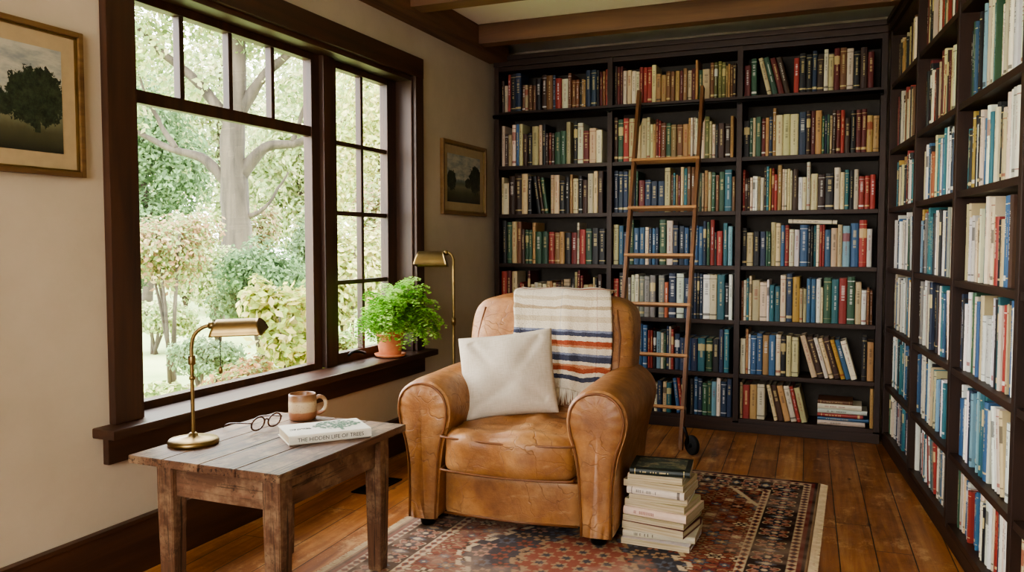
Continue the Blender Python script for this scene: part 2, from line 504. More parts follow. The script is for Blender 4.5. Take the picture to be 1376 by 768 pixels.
P_mix = W('cream:4 ivory:4 black:3 blue:3 teal:2 red:2 green:1 tan:2 orange:1 navy:2 mustard:1 ltblue:1 brown:1 white:2')
P_blue = W('navy:4 blue:5 teal:4 ltblue:2 ivory:2 white:2 green:2 black:3 red:1 cream:1')
P_teal = W('teal:3 green:4 olive:2 brown:3 cream:3 oxblood:2 navy:2 tan:2')
P_mod = W('white:7 ivory:5 cream:2 teal:2 blue:2 red:1 black:5 ltblue:1 grey:2 mustard:1 navy:2 orange:1 green:1')
P_lite = W('ivory:6 cream:6 white:3 black:3 red:2 tan:2 teal:1 blue:1 mustard:1 dkbrown:1')
P_rw = W('white:10 ivory:5 cream:2 teal:3 blue:3 red:2 black:5 navy:2 grey:2 ltblue:1 green:1')
PB = [[P_dark, P_red, P_red, P_dark, P_old, P_mix, P_mix],
      [P_old, P_old, P_teal, P_blue, P_mod, P_blue, P_blue],
      [P_dark, P_dark, P_lite, P_mix, P_mix, P_lite, P_red]]
PR = [[P_old, P_old, P_mix, P_mod, P_mod, P_rw, P_rw], [P_old, P_red, P_mod, P_mod, P_rw, P_rw, P_rw],
      [P_lite, P_rw, P_mod, P_lite, P_rw, P_rw, P_rw], [P_mod]*7]
INK = {'light': hexc('#d9c48a'), 'white': hexc('#e8e4da'), 'dark': hexc('#2a2320'), 'red': hexc('#8c2a22')}

def book_geo(t, D, Hh, key, rnd):
    r = min(.007, t*.3)
    ol = [(0, r), (t*.15, r*.3), (t*.5, 0), (t*.85, r*.3), (t, r), (t, D), (0, D)]
    c = .0025
    il = [(c, r+c), (t*.2, r+c), (t*.5, r+c*.8), (t*.8, r+c), (t-c, r+c), (t-c, D-.004), (c, D-.004)]
    n = 7
    vs = [(x, y, 0) for x, y in ol]+[(x, y, Hh) for x, y in ol]+[(x, y, Hh) for x, y in il]+[(x, y, Hh-.004) for x, y in il]
    fs, mi, uv = [], [], []
    for i in range(n):
        j = (i+1) % n
        fs.append((i, j, n+j, n+i))
        if i == 5: mi.append(1)
        else: mi.append(0)
        if i < 4:
            uv += [(ol[i][0]/t, 0), (ol[j][0]/t, 0), (ol[j][0]/t, 1), (ol[i][0]/t, 1)]
        else: uv += [(-1, 0)]*4
        fs.append((n+i, n+j, 2*n+j, 2*n+i)); mi.append(0); uv += [(-1, 0)]*4
        fs.append((2*n+i, 2*n+j, 3*n+j, 3*n+i)); mi.append(0); uv += [(-1, 0)]*4
    fs.append(tuple(3*n+i for i in range(n))); mi.append(1); uv += [(-1, 0)]*n
    fs.append(tuple(i for i in range(n))[::-1]); mi.append(1); uv += [(-1, 0)]*n
    base = hexc(PAL[key]); f = rnd.uniform(.7, 1.2)
    col = tuple([min(1, max(0, x*f*rnd.uniform(.92, 1.08))) for x in base[:3]]+[1])
    lum = .2*col[0]+.7*col[1]+.1*col[2]
    if lum > .25: ink = INK[rnd.choice(['dark', 'dark', 'red'])]
    else: ink = INK[rnd.choice(['light', 'white', 'light'])]
    return vs, fs, mi, uv, col, ink, rnd.random()

def build_books(name, items):
    V, F, MI, UV, C, K, SD = [], [], [], [], [], [], []
    for (vs, fs, mi, uv, col, ink, sd), mx in items:
        o = len(V)
        V += [tuple(mx @ Vector(v)) for v in vs] if mx is not None else vs
        F += [tuple(i+o for i in f) for f in fs]
        MI += mi; UV += uv; C += list(col)*len(vs); K += list(ink)*len(vs); SD += [sd]*len(vs)
    me = pymesh(name, V, F)
    me.polygons.foreach_set('material_index', MI)
    ul = me.uv_layers.new(name='UVMap'); ul.data.foreach_set('uv', [c for p in UV for c in p])
    me.attributes.new('Col', 'FLOAT_COLOR', 'POINT').data.foreach_set('color', C)
    me.attributes.new('Ink', 'FLOAT_COLOR', 'POINT').data.foreach_set('color', K)
    me.attributes.new('Seed', 'FLOAT', 'POINT').data.foreach_set('value', SD)
    me.materials.append(M_book); me.materials.append(M_pages)
    me.update()
    return me

ROWN = ['top', 'second', 'third', 'fourth', 'fifth', 'sixth', 'bottom']
ALL = []
TH_B = [.014, .018, .022, .026, .03, .036, .044]
TH_R = [.012, .014, .017, .02, .023, .028, .034]
def fill_row(Mx, xa, xb, z, pal, rnd, grp, lean=None, hb=.245, xend=None, cap=None, ths=TH_B, clr=.3):
    z += .0006
    x = xa+.004
    end = (xend if xend else xb)-.004
    t_run = 0; base_h = hb; key = None
    while True:
        if t_run <= 0:
            t_run = rnd.choice([1, 1, 1, 1, 2, 2, 3, 4]); base_h = hb+rnd.uniform(-.06, .032)
            key = rnd.choice(pal); bt = rnd.choice(ths)
            bd = rnd.uniform(.15, .2)
        t = bt*rnd.uniform(.9, 1.1); h = base_h+rnd.uniform(-.008, .008)
        h = min(h, clr-.01-rnd.uniform(0, .012))
        k = key if rnd.random() < .5 else rnd.choice(pal)
        if cap and cap[0] < x-xa < cap[1]: h = min(h, cap[2]-rnd.uniform(0, .004))
        if x+t > end: break
        if lean and x-xa > (xb-xa)*lean[0]: break
        y = .022+rnd.uniform(0, .018)
        g = book_geo(t, bd, h, k, rnd)
        ALL.append((g, Mx @ Matrix.Translation((x, y, z)), (t, bd, h), k, grp, 'standing'))
        x += t+rnd.uniform(.0008, .002)
        if rnd.random() < .012: x += .02
        t_run -= 1
    if lean:
        ang = radians(lean[1]); cnt = lean[2]
        h = min(hb, clr-.02); x += h*sin(ang)+.006
        for i in range(cnt):
            t = rnd.uniform(.02, .036); hh = h-i*.002-rnd.uniform(0, .01)
            if x+t/cos(ang)+.004 > end: break
            g = book_geo(t, rnd.uniform(.15, .19), hh, rnd.choice(pal), rnd)
            m = Mx @ Matrix.Translation((x, .026, z)) @ Matrix.Rotation(-ang, 4, 'Y')
            ALL.append((g, m, (t, .17, hh), 'x', grp, 'leaning'))
            x += t/cos(ang)+.0025
        x += .008 + .03*sin(ang)
        while x < end and lean[3]:
            t = rnd.uniform(.02, .04)
            if x+t > end: break
            k = rnd.choice(pal); hh = min(hb+rnd.uniform(-.04, .02), clr-.012)
            g = book_geo(t, .17, hh, k, rnd)
            ALL.append((g, Mx @ Matrix.Translation((x, .028, z)), (t, .17, hh), k, grp, 'standing'))
            x += t+.0015
    return x

ut = .034
LB = {(2, 0): (.08, 14, 4, True), (2, 5): (.42, 16, 8, True), (2, 6): (.18, 13, 7, False), (0, 2): (.28, 8, 3, True), (1, 6): (.5, 7, 3, True)}
for b in range(3):
    xa = b*BWB+(ut if b == 0 else ut/2); xb = (b+1)*BWB-(ut if b == 2 else ut/2)
    for r in range(7):
        rnd = random.Random(100+b*10+r)
        hb = [.24, .265, .262, .268, .265, .265, .235][r]
        xe = None
        if (b, r) == (2, 6): xe = xa+.44
        fill_row(FB, xa, xb, SH[r], PB[b][r], rnd, 'books on the %s shelf of the end-wall bookcase' % ROWN[r], LB.get((b, r)), hb, xe, (.22, .6, .255) if (b, r) == (2, 3) else None, clr=CLR[r])
xa = 2*BWB+ut/2; rnd = random.Random(55)
zz = SH[6]+.0006
for i, (k, t, L) in enumerate([('ivory', .028, .27), ('blue', .02, .29), ('red', .022, .26), ('white', .026, .28), ('ivory', .03, .25), ('brown', .022, .2)]):
    g = book_geo(t, .18, L, k, rnd)
    m = FB @ Matrix.Translation((xa+.47+L, .03, zz)) @ Matrix.Rotation(radians(-90), 4, 'Y')
    ALL.append((g, m, (t, .18, L), k, 'books on the bottom shelf of the end-wall bookcase', 'lying flat'))
    zz += t+.0008
fx = xa+.765
for k in ('tan', 'cream'):
    g = book_geo(.018, .17, .24, k, rnd); ALL.append((g, FB @ Matrix.Translation((fx, .03, SH[6]+.0006)), (.018, .17, .24), k, 'books on the bottom shelf of the end-wall bookcase', 'standing')); fx += .0195
g = book_geo(.024, .16, .28, 'ivory', rnd)
ALL.append((g, FB @ Matrix.Translation((xa+.56, .03, SH[3]+.2565)) @ Matrix.Rotation(radians(2.0), 4, 'Y') @ Matrix.Rotation(radians(-90), 4, 'Y'), (.024, .16, .28), 'ivory', 'books on the fourth shelf of the end-wall bookcase', 'lying flat'))
LR = {(0, 3): (.6, 9, 4, True), (1, 4): (.7, 8, 3, True), (2, 5): (.55, 9, 4, True), (1, 6): (.3, 10, 5, True)}
for b in range(4):
    xa = b*.83+(ut if b == 0 else ut/2); xb = (b+1)*.83-(ut if b == 3 else ut/2)
    if b == 0: xa += .03
    for r in range(7):
        rnd = random.Random(300+b*10+r)
        hb = [.25, .295, .275, .285, .29, .285, .24][r]
        fill_row(CF, xa, xb, SH[r], PR[b][r], rnd, 'books on the %s shelf of the side-wall bookcase' % ROWN[r], LR.get((b, r)), hb, ths=TH_R, clr=CLR[r])

camM = Matrix.Translation(camo.location) @ camo.rotation_euler.to_matrix().to_4x4()
camI = camM.inverted(); fpx = 1100.0
def score(it):
    g, m, d, k, grp, st = it
    c = m @ Vector((d[0]/2, 0, d[2]/2))
    q = camI @ c
    if q.z > -.1: return 0
    px = 688+fpx*q.x/-q.z; py = 384-fpx*q.y/-q.z
    if px < 0 or px > 1376 or py < -10 or py > 770: return 0
    if 640 < px < 852 and py > 395: return 0
    n = (m.to_3x3() @ Vector((0, -1, 0))).normalized()
    v = (c-camo.location); dist = v.length
    return d[0]*d[2]*max(0, -n.dot(v/dist))/dist**2
sc = sorted(range(len(ALL)), key=lambda i: -score(ALL[i]))
sel = set(sc[:300])
for i in sorted(sel):
    g, m, d, k, grp, st = ALL[i]
    me = build_books('book', [(g, None)])
    o = bpy.data.objects.new('book', me); link(o); o.matrix_world = m
    nm = NICE.get(k, 'cloth-bound')
    wh = 'thin' if d[0] < .022 else ('thick' if d[0] > .036 else '')
    thing(o, ('%s %s hardback book %s on a dark bookcase shelf' % (wh, nm, st)).strip(), 'book', grp)
rest = [(ALL[i][0], ALL[i][1]) for i in range(len(ALL)) if i not in sel]
me = build_books('shelved_books', rest)
o = bpy.data.objects.new('shelved_books', me); link(o)
thing(o, 'many assorted books filling the dark bookcase shelves', 'books', None, 'stuff')

# ------------------------------------------------------------------ ladder
al = math.atan(.575/2.15)
lad = empty('library_ladder', (-1.1, 4.62, .0), (-al, 0, 0))
thing(lad, 'tall wooden library ladder leaning on the bookcase rail', 'ladder')
LL = 2.24
for sx in (-.2, .2):
    box('rail', sx-.0105, sx+.0105, -.028, .028, .02, LL, M_ladder[2], .005, lad)
for z in (.25, .54, .83, 1.12, 1.41, 1.71):
    zz = z/cos(al)
    box('rung', -.212, .212, -.034, .034, zz-.009, zz+.009, M_rung, .007, lad, 3)
for sx in (-.2, .2):
    tube('hook', catmull([(sx, .03, 2.02), (sx, .075, 2.06), (sx, .095, 2.13), (sx, .07, 2.17), (sx, .03, 2.17)], 6), .008, M_black, lad, 8)
for sx in (-.235, .265):
    w = empty('caster', (sx, -.02, .055), (al, 0, 0), lad)
    wl = lathe('wheel', [(0, -.014), (.03, -.014), (.036, -.012), (.05, -.013), (.055, -.008), (.055, .008), (.05, .013), (.036, .012), (.03, .014), (0, .014)], M_rubber, w, 28)
    wl.rotation_euler = (0, radians(90), radians(50))
    hb_ = lathe('hub', [(0, -.02), (.012, -.02), (.014, -.016), (.014, .016), (.012, .02), (0, .02)], M_black, w, 16)
    hb_.rotation_euler = (0, radians(90), radians(50))
    s = -1 if sx > 0 else 1
    tube('bracket', [(s*.02, 0, 0), (s*.03, 0, .05), (s*.045, 0, .1)], .009, M_black, w, 8)

# ------------------------------------------------------------------ rug
def make_rug():
    W_, L_ = 1.62, 2.9
    nx, ny = 380, 660
    xs = np.linspace(0, W_, nx); ys = np.linspace(0, L_, ny)
    U, V = np.meshgrid(xs, ys)
    q = .0045
    U2 = np.floor(U/q)*q; V2 = np.floor(V/q)*q
    e = np.minimum(np.minimum(U2, W_-U2), np.minimum(V2, L_-V2))
    col = np.zeros(U.shape+(3,))
    C = {k: np.array(hexc(v)[:3]) for k, v in dict(rust='#86412f', pink='#ab7c68', beige='#cdb896', navy='#2a303b', dk='#33211b', tan='#9c7e5d', red='#752f28', blue='#4c5866').items()}
    def hsh(a, b, s=0): return np.mod(np.abs(np.sin(a*12.9898+b*78.233+s)*43758.5453), 1)
    X = np.abs(U2-W_/2); Y = np.abs(V2-L_/2)
    col[:] = C['rust']
    def rosette(a, b):
        r = np.sqrt(a*a+b*b); th = np.arctan2(b, a)
        return r/(.78+.2*np.cos(th*6)), r/(.42+.1*np.cos(th*6+pi)), r
    def lattice(X, Y, px, py, sd, cols):
        row = np.floor(Y/py); xx = X/px+.5*np.mod(row, 2)
        cx = np.floor(xx); a = (xx-cx-.5)*2; b = (Y/py-row-.5)*2
        h = hsh(cx, row, sd)
        sel = (h*len(cols)).astype(int).clip(0, len(cols)-1)
        cc = np.array(cols)[sel]; c2 = np.array(cols)[(sel+2) % len(cols)]
        return a, b, cc, c2
    a, b, cc, c2 = lattice(X, Y, .095, .08, 1, [C['pink'], C['blue'], C['beige'], C['tan'], C['dk'], C['red']])
    o_, i_, r_ = rosette(a, b)
    vine = (np.abs(np.abs(a)-np.abs(b)) < .12) & (r_ > .8)
    col[vine] = C['tan']
    m = o_ < 1; col[m] = C['dk']; m = o_ < .86; col[m] = cc[m]; m = i_ < 1; col[m] = c2[m]; m = r_ < .16; col[m] = C['beige']
    md = X/.44+Y/.95+.045*np.sign(np.sin(Y*70))
    m = md < 1; col[m] = C['navy']
    a3, b3, cc3, _ = lattice(X, Y, .08, .08, 4, [C['pink'], C['rust'], C['tan'], C['blue']])
    o3, i3, r3 = rosette(a3, b3)
    mm = m & (o3 < .95); col[mm] = cc3[mm]; mm = m & (i3 < 1); col[mm] = C['dk']
    mm = (md > 1) & (md < 1.05); col[mm] = C['beige']
    mm = (md < .5); col[mm] = C['rust']; k2 = (md < .5) & (o3 < .9); col[k2] = C['tan']; k2 = (md < .5) & (i3 < .9); col[k2] = C['navy']
    mm = (md > .5) & (md < .54); col[mm] = C['tan']
    cs = (W_/2-X)/.5+(L_/2-Y)/.85
    m = cs < 1.05; col[m] = C['dk']
    mm = m & (o_ < .95); col[mm] = C['rust']; mm = m & (i_ < 1); col[mm] = C['tan']
    mm = (cs > 1.05) & (cs < 1.1); col[mm] = C['beige']
    horiz = np.minimum(V2, L_-V2) < np.minimum(U2, W_-U2)
    s = np.where(horiz, U2-W_/2, V2-L_/2)
    def guard(lo, hi, bg, per, c1, c2_):
        z = (e >= lo) & (e < hi); w = (hi-lo)/2; t = np.abs(e-(lo+hi)/2)/w
        p = np.abs(np.mod(s/per, 1)-.5)*2
        col[z] = bg
        k = z & (p+t < .95); col[k] = c1
        k = z & (p+t < .5); col[k] = c2_
    guard(.22, .255, C['beige'], .045, C['rust'], C['navy'])
    z = (e >= .08) & (e < .22); col[z] = C['dk']
    a5 = (np.mod(s/.14, 1)-.5)*2; b5 = (e-.15)/.07
    o5, i5, r5 = rosette(a5, b5)
    k = z & (o5 < .98); col[k] = C['beige']; k = z & (o5 < .9); col[k] = C['rust']; k = z & (o5 < .7); col[k] = C['pink']; k = z & (i5 < .95); col[k] = C['navy']; k = z & (r5 < .18); col[k] = C['beige']
    a6 = (np.mod(s/.14+.5, 1)-.5)*2; r6 = np.abs(a6)*1.6+np.abs(b5)
    k = z & (r6 < .6); col[k] = C['blue']; k = z & (r6 < .35); col[k] = C['beige']
    guard(.042, .08, C['beige'], .04, C['red'], C['navy'])
    m = e < .042; col[m] = C['red']; m = e < .026; col[m] = C['dk']; m = e < .01; col[m] = C['tan']
    rs = np.random.RandomState(3)
    def smooth(nxx, nyy):
        g = rs.rand(nyy, nxx)
        yi = np.linspace(0, nyy-1.001, ny); xi = np.linspace(0, nxx-1.001, nx)
        y0 = yi.astype(int); x0 = xi.astype(int); fy = (yi-y0)[:, None]; fx = (xi-x0)[None]
        fy = fy*fy*(3-2*fy); fx = fx*fx*(3-2*fx)
        return (g[y0][:, x0]*(1-fx)+g[y0][:, x0+1]*fx)*(1-fy)+(g[y0+1][:, x0]*(1-fx)+g[y0+1][:, x0+1]*fx)*fy
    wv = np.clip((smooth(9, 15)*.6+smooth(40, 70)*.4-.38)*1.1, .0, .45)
    wv = np.clip(wv+.6*(1-V/L_)*(1-.6*U/W_)-.08, 0, .55)[..., None]  # on top of the wear, front-left paling paints in light on the rug
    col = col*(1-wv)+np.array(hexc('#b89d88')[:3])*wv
    col *= (.92+.16*rs.rand(ny, nx))[..., None]
    Z = .008+.0015*smooth(14, 24)
    Z[0, :] = Z[-1, :] = 0; Z[:, 0] = Z[:, -1] = 0
    verts = np.stack([U-W_/2, V-L_/2, Z], -1).reshape(-1, 3)
    idx = np.arange(nx*ny).reshape(ny, nx)
    f = np.stack([idx[:-1, :-1], idx[:-1, 1:], idx[1:, 1:], idx[1:, :-1]], -1).reshape(-1, 4)
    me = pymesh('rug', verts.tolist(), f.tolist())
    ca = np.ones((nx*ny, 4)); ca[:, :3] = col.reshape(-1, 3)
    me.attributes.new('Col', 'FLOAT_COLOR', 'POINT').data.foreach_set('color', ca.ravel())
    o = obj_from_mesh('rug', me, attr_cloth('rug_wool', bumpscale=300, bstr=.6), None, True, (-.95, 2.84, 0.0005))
    thing(o, 'worn Persian-style rug in rust red, navy and beige', 'rug')
    gs = []
    rr = random.Random(5)
    for sgn in (-1, 1):
        for i in range(420):
            y = -L_/2+L_*(i+.5)/420
            gs.append(tube_geo([(sgn*W_/2, y, .004), (sgn*(W_/2+.018), y+rr.uniform(-.004, .004), .003), (sgn*(W_/2+.034), y+rr.uniform(-.008, .008), .002)], .0018, 4))
    v, f = join_geo(gs)
    fr = obj_from_mesh('fringe', pymesh('fringe', v, f), simple('rug_fringe', '#c4ae8b', .9), o)
    fr['kind'] = 'stuff'
make_rug()

# ------------------------------------------------------------------ armchair
ch = empty('armchair', (-1.285, 3.0, 0), (0, 0, radians(4)))
thing(ch, 'worn tan leather club armchair with rolled arms', 'armchair')
def wr_(p, s, a):
    return (mnoise.noise(p*s))*a
ZB = .045
def arm(sx):
    prof = [(.302, ZB), (.302, ZB+.02), (.298, .14), (.292, .23), (.284, .32), (.268, .39), (.246, .45), (.240, .515), (.258, .578), (.307, .622), (.37, .638), (.431, .624), (.480, .580), (.499, .515), (.489, .45), (.464, .385), (.448, .31), (.441, .22), (.440, .14), (.442, ZB+.02), (.442, ZB)]
    RZ = .512
    n = len(prof)
    cx, cz = .37, .45
    st = [(.014, .87), (.0, .935), (.006, .965), (.03, .992), (.09, 1.0), (.2, 1.0), (.4, 1.0), (.6, .99), (.72, .98), (.76, .94)]
    vs, fs = [], []
    for y, s in st:
        for x, z in prof:
            zz = cz+(z-cz)*s if z > .1 else z
            p = Vector((cx+(x-cx)*s, y, zz))
            if y > .05: p += Vector((wr_(p, 7, .010), 0, (wr_(p+Vector((3, 1, 2)), 6, .014)+.018*y) if z > .1 else 0))
            vs.append((sx*p.x, p.y, p.z))
    for i in range(len(st)-1):
        for k in range(n):
            l = (k+1) % n
            fs.append((i*n+k, i*n+l, (i+1)*n+l, (i+1)*n+k))
    fs.append(tuple(range(n))[::-1]); fs.append(tuple((len(st)-1)*n+k for k in range(n)))
    a = obj_from_mesh('armrest', fixn(pymesh('armrest', vs, fs)), M_leather, ch, True); subsurf(a, 2)
    oc = catmull([Vector((x, 0, z)) for x, z in prof], 5, False)
    def shr(p, s):
        tgt = Vector((.37, 0, min(max(p.z, .12), RZ)))
        q = tgt.lerp(p, s)
        if p.z < .1: q.z = ZB+.006
        return q
    pc = [shr(p, .83) for p in oc if p.z > .08]
    tube('piping', [Vector((sx*q.x, -.008, q.z)) for q in pc], .0055, M_piping, ch, 8)
    m = len(oc); rings = [(.93, .006), (.85, -.004), (.8, -.007), (.72, -.011), (.58, -.015), (.4, -.017), (.2, -.017)]
    vs, fs = [], []
    for s, y in rings:
        for i, p in enumerate(oc):
            q = shr(p, s)
            yy = y
            yy += .005*mnoise.noise(Vector((q.x*12*sx, 2, q.z*9)))
            if p.z > .4 and s > .5:
                yy += .0012*sin(atan2(p.z-RZ, p.x-.37)*15)
            vs.append((sx*q.x, yy, q.z))
    for i in range(len(rings)-1):
        for k in range(m):
            l = (k+1) % m; fs.append((i*m+k, i*m+l, (i+1)*m+l, (i+1)*m+k))
    fs.append(tuple((len(rings)-1)*m+k for k in range(m)))
    obj_from_mesh('arm_panel', fixn(pymesh('arm_panel', vs, fs)), M_leather, ch, True)
arm(-1); arm(1)
def basefn(q, w):
    w.y += -.016*(1-q.x**2)*(1 if q.y < 0 else 0)
    w.y += .006*mnoise.noise(w*7)
    return w
superbox('frame', .308, .365, .105, 12, M_leather, ch, (0, .4, .155), 16, basefn)
tube('piping', [(-.29, .030, .25), (-.1, .016, .247), (.1, .016, .247), (.29, .030, .25)], .005, M_piping, ch, 8)
tube('piping', [(-.29, .034, .07), (0, .018, .068), (.29, .034, .07)], .005, M_piping, ch, 8)
def seatfn(q, w):
    top = max(0, q.z)
    w.z += .018*top*(1-q.x**2)*(1-q.y**2)
    w.z += mnoise.noise(Vector((w.x*6, w.y*6, 3)))*.026*top
    w.z += abs(mnoise.noise(Vector((w.x*9, w.y*16, 7))))*.02*top
    w.y += mnoise.noise(Vector((w.x*7, w.z*7, 9)))*.014
    if q.y < -.5: w.y -= .02*(1-q.x**2)*(1-.5*q.z*q.z); w.z -= .006*(1-q.x**2)
    return w
superbox('seat_cushion', .288, .28, .09, 6, M_leather, ch, (0, .24, .338), 30, seatfn)
for zz in (.405, .268):
    pts = [(-.28, .1, zz), (-.279, -.0, zz), (-.267, -.028, zz), (-.15, -.043, zz-.003), (0, -.050, zz-.005), (.15, -.043, zz-.003), (.267, -.028, zz), (.279, -.0, zz), (.28, .1, zz)]
    tube('piping', catmull(pts, 5), .005, M_piping, ch, 8)
BA, BB, BC, BN, BZ, BY, LEAN = .40, .15, .345, 6.5, .60, .60, .26
def lean(p): return Vector((p.x, p.y+BY+LEAN*(p.z+BZ-.28), p.z+BZ))
def backfn(q, w):
    w.x *= 1-.05*(q.z < 0)*abs(q.z)
    w = lean(w)
    w.y -= .014*(q.y < 0)*(1-q.x**2)
    w += Vector((0, mnoise.noise(w*6)*.014, mnoise.noise(w*4)*.012))
    return w
superbox('backrest', BA, BB, BC, BN, M_leather, ch, (0, 0, 0), 24, backfn)
for sx in (-1, 1):
    pts = []
    for i in range(12):
        z = -.15+.44*i/11
        x = sx*BA*.86*(1 if i < 9 else 1-.02*(i-8))
        rr_ = max(0, 1-abs(x/BA)**BN-abs(z/BC)**BN)
        pts.append(lean(Vector((x, -BB*rr_**(1/BN)-.006, z))))
    tube('piping', pts, .005, M_piping, ch, 8)
for sx, y in ((-.37, .05), (.37, .05), (-.36, .7), (.36, .7)):
    lathe('foot', [(0, 0), (.028, 0), (.032, .008), (.036, .03), (.038, .042), (0, .042)], M_black, ch, 20, (sx, y, .010))

# blanket
def blanket():
    off = .02
    a, b, c = BA+off, BB+off+.006, BC+off
    x0, x1 = -.17, .30
    nu, nv = 56, 120
    def surf(x, phi):
        Rr = max(1e-4, 1-abs(x/a)**BN)**(1/BN)
        cy, sz = cos(phi), sin(phi)
        y = -b*Rr*math.copysign(abs(cy)**(2/BN), cy); z = c*Rr*math.copysign(abs(sz)**(2/BN), sz)
        return lean(Vector((x, y, z)))
    phis = []
    ZS = .06
    for i in range(300):
        z = -ZS+(c*.985+ZS)*i/299
        phis.append(math.copysign(math.asin(min(1, abs(z/c))**(BN/2)), z))
    p1 = phis[-1]
    for i in range(1, 200): phis.append(p1+(pi-.02-p1)*i/199)
    NP = len(phis)
    vs, uvs = [], []
    tot = .66
    for i in range(nu):
        u = i/(nu-1); x = x0+(x1-x0)*u
        line = [surf(x, p) for p in phis]
        cum = [0]
        for k in range(1, NP): cum.append(cum[-1]+(line[k]-line[k-1]).length)
        k = 0
        for j in range(nv):
            s = tot*j/(nv-1)
            while k < NP-2 and cum[k+1] < s: k += 1
            f = (s-cum[k])/max(1e-6, cum[k+1]-cum[k])
            p = line[k].lerp(line[min(k+1, NP-1)], min(1, f))
            n = Vector((0, -1, .15)) if s < .37 else Vector((0, -.1, 1))
            fold = max(0, sin(u*11+1.2+s*1.5))**3
            wv = .018*fold*max(.15, 1-s*1.7)+.014*abs(sin(u*19+s*3))*max(0, .5-s)+.009*mnoise.noise(Vector((u*4, s*7, 1)))
            p = p+n*(wv+.006)
            p.x += .012*sin(s*6+.5)+.014*mnoise.noise(Vector((s*5, u*2, 4)))+((s-.3)*-.06)
            p.z += .010*mnoise.noise(Vector((u*5, 1, 2)))*(s < .1)-.03*(u-.5)*max(0, 1-s*3)
            vs.append(p); uvs.append((u, s/tot))
    idx = lambda i, j: i*nv+j
    fs = [(idx(i, j), idx(i, j+1), idx(i+1, j+1), idx(i+1, j)) for i in range(nu-1) for j in range(nv-1)]
    me = pymesh('throw_blanket', vs, fs)
    ul = me.uv_layers.new(name='UVMap')
    for lp in me.loops: ul.data[lp.index].uv = uvs[lp.vertex_index]
    t = NT('blanket_wool')
    uv = t.n('ShaderNodeUVMap'); sp = t.n('ShaderNodeSeparateXYZ'); t.l(uv.outputs[0], sp.inputs[0])
    cr, nv_, ru, og, tn, sl, pl = (hexc(h) for h in ('#e0d6c3', '#36405a', '#a04d36', '#c08766', '#b39f83', '#77809a', '#c9baa0'))
    n_ = t.noise(t.coord(), 60, 2)
    vv = t.math('ADD', sp.outputs[1], t.math('MULTIPLY', t.math('SUBTRACT', n_, .5), .014))
    uu = t.math('ADD', sp.outputs[0], t.math('MULTIPLY', t.math('SUBTRACT', n_, .5), .014))
    st = [(0, cr), (.06, nv_), (.09, cr), (.12, ru), (.15, og), (.165, cr), (.19, nv_), (.23, sl), (.245, cr), (.285, og), (.30, ru), (.33, cr), (.36, nv_), (.39, sl), (.405, cr), (.46, pl), (.50, cr), (.55, tn), (.565, cr), (.61, pl), (.64, cr), (.85, ru), (.9, cr)]
    h = t.ramp(vv, st, 'CONSTANT')
    v = t.ramp(uu, [(0, cr), (.1, pl), (.17, cr), (.19, tn), (.205, cr), (.44, pl), (.49, cr), (.5, sl), (.51, cr), (.74, pl), (.82, cr), (.85, ru), (.86, cr)], 'CONSTANT')
    c = t.mix(.6, h, v, 'MULTIPLY')
    c = t.mix(.4, c, h)
    f = t.noise(t.coord((1, 1, 1)), 170, 2)
    c = t.mix(t.math('MULTIPLY', f, .25), c, hexc('#7a6850'))
    t.set(Base_Color=c, Roughness=.95); t.b.inputs['Specular IOR Level'].default_value = .1
    t.bump(f, .9, .006)
    e = empty('throw_blanket', (-1.285, 3.0, 0), (0, 0, radians(4)))
    thing(e, 'cream wool throw with navy and rust stripes over the armchair', 'blanket')
    o = obj_from_mesh('blanket_cloth', me, t.m, e, True)
    m = o.modifiers.new('sol', 'SOLIDIFY'); m.thickness = .011; m.offset = 0
    gs = []; rr = random.Random(3)
    for i in range(0, 80):
        u = i/79*(nu-1); a0 = int(min(u, nu-2)); f = u-a0
        p = vs[idx(a0, 0)].lerp(vs[idx(a0+1, 0)], f)
        L = rr.uniform(.06, .08)
        gs.append(tube_geo([p, p+Vector((rr.uniform(-.004, .004), -.006, -L*.5)), p+Vector((rr.uniform(-.01, .01), -.012+rr.uniform(-.004, .004), -L))], .003, 5))
    v_, f_ = join_geo(gs)
    fo = obj_from_mesh('fringe', pymesh('fringe', v_, f_), simple('blanket_fringe', '#ddd2bd', .95), e, True)
    fo['kind'] = 'stuff'
blanket()

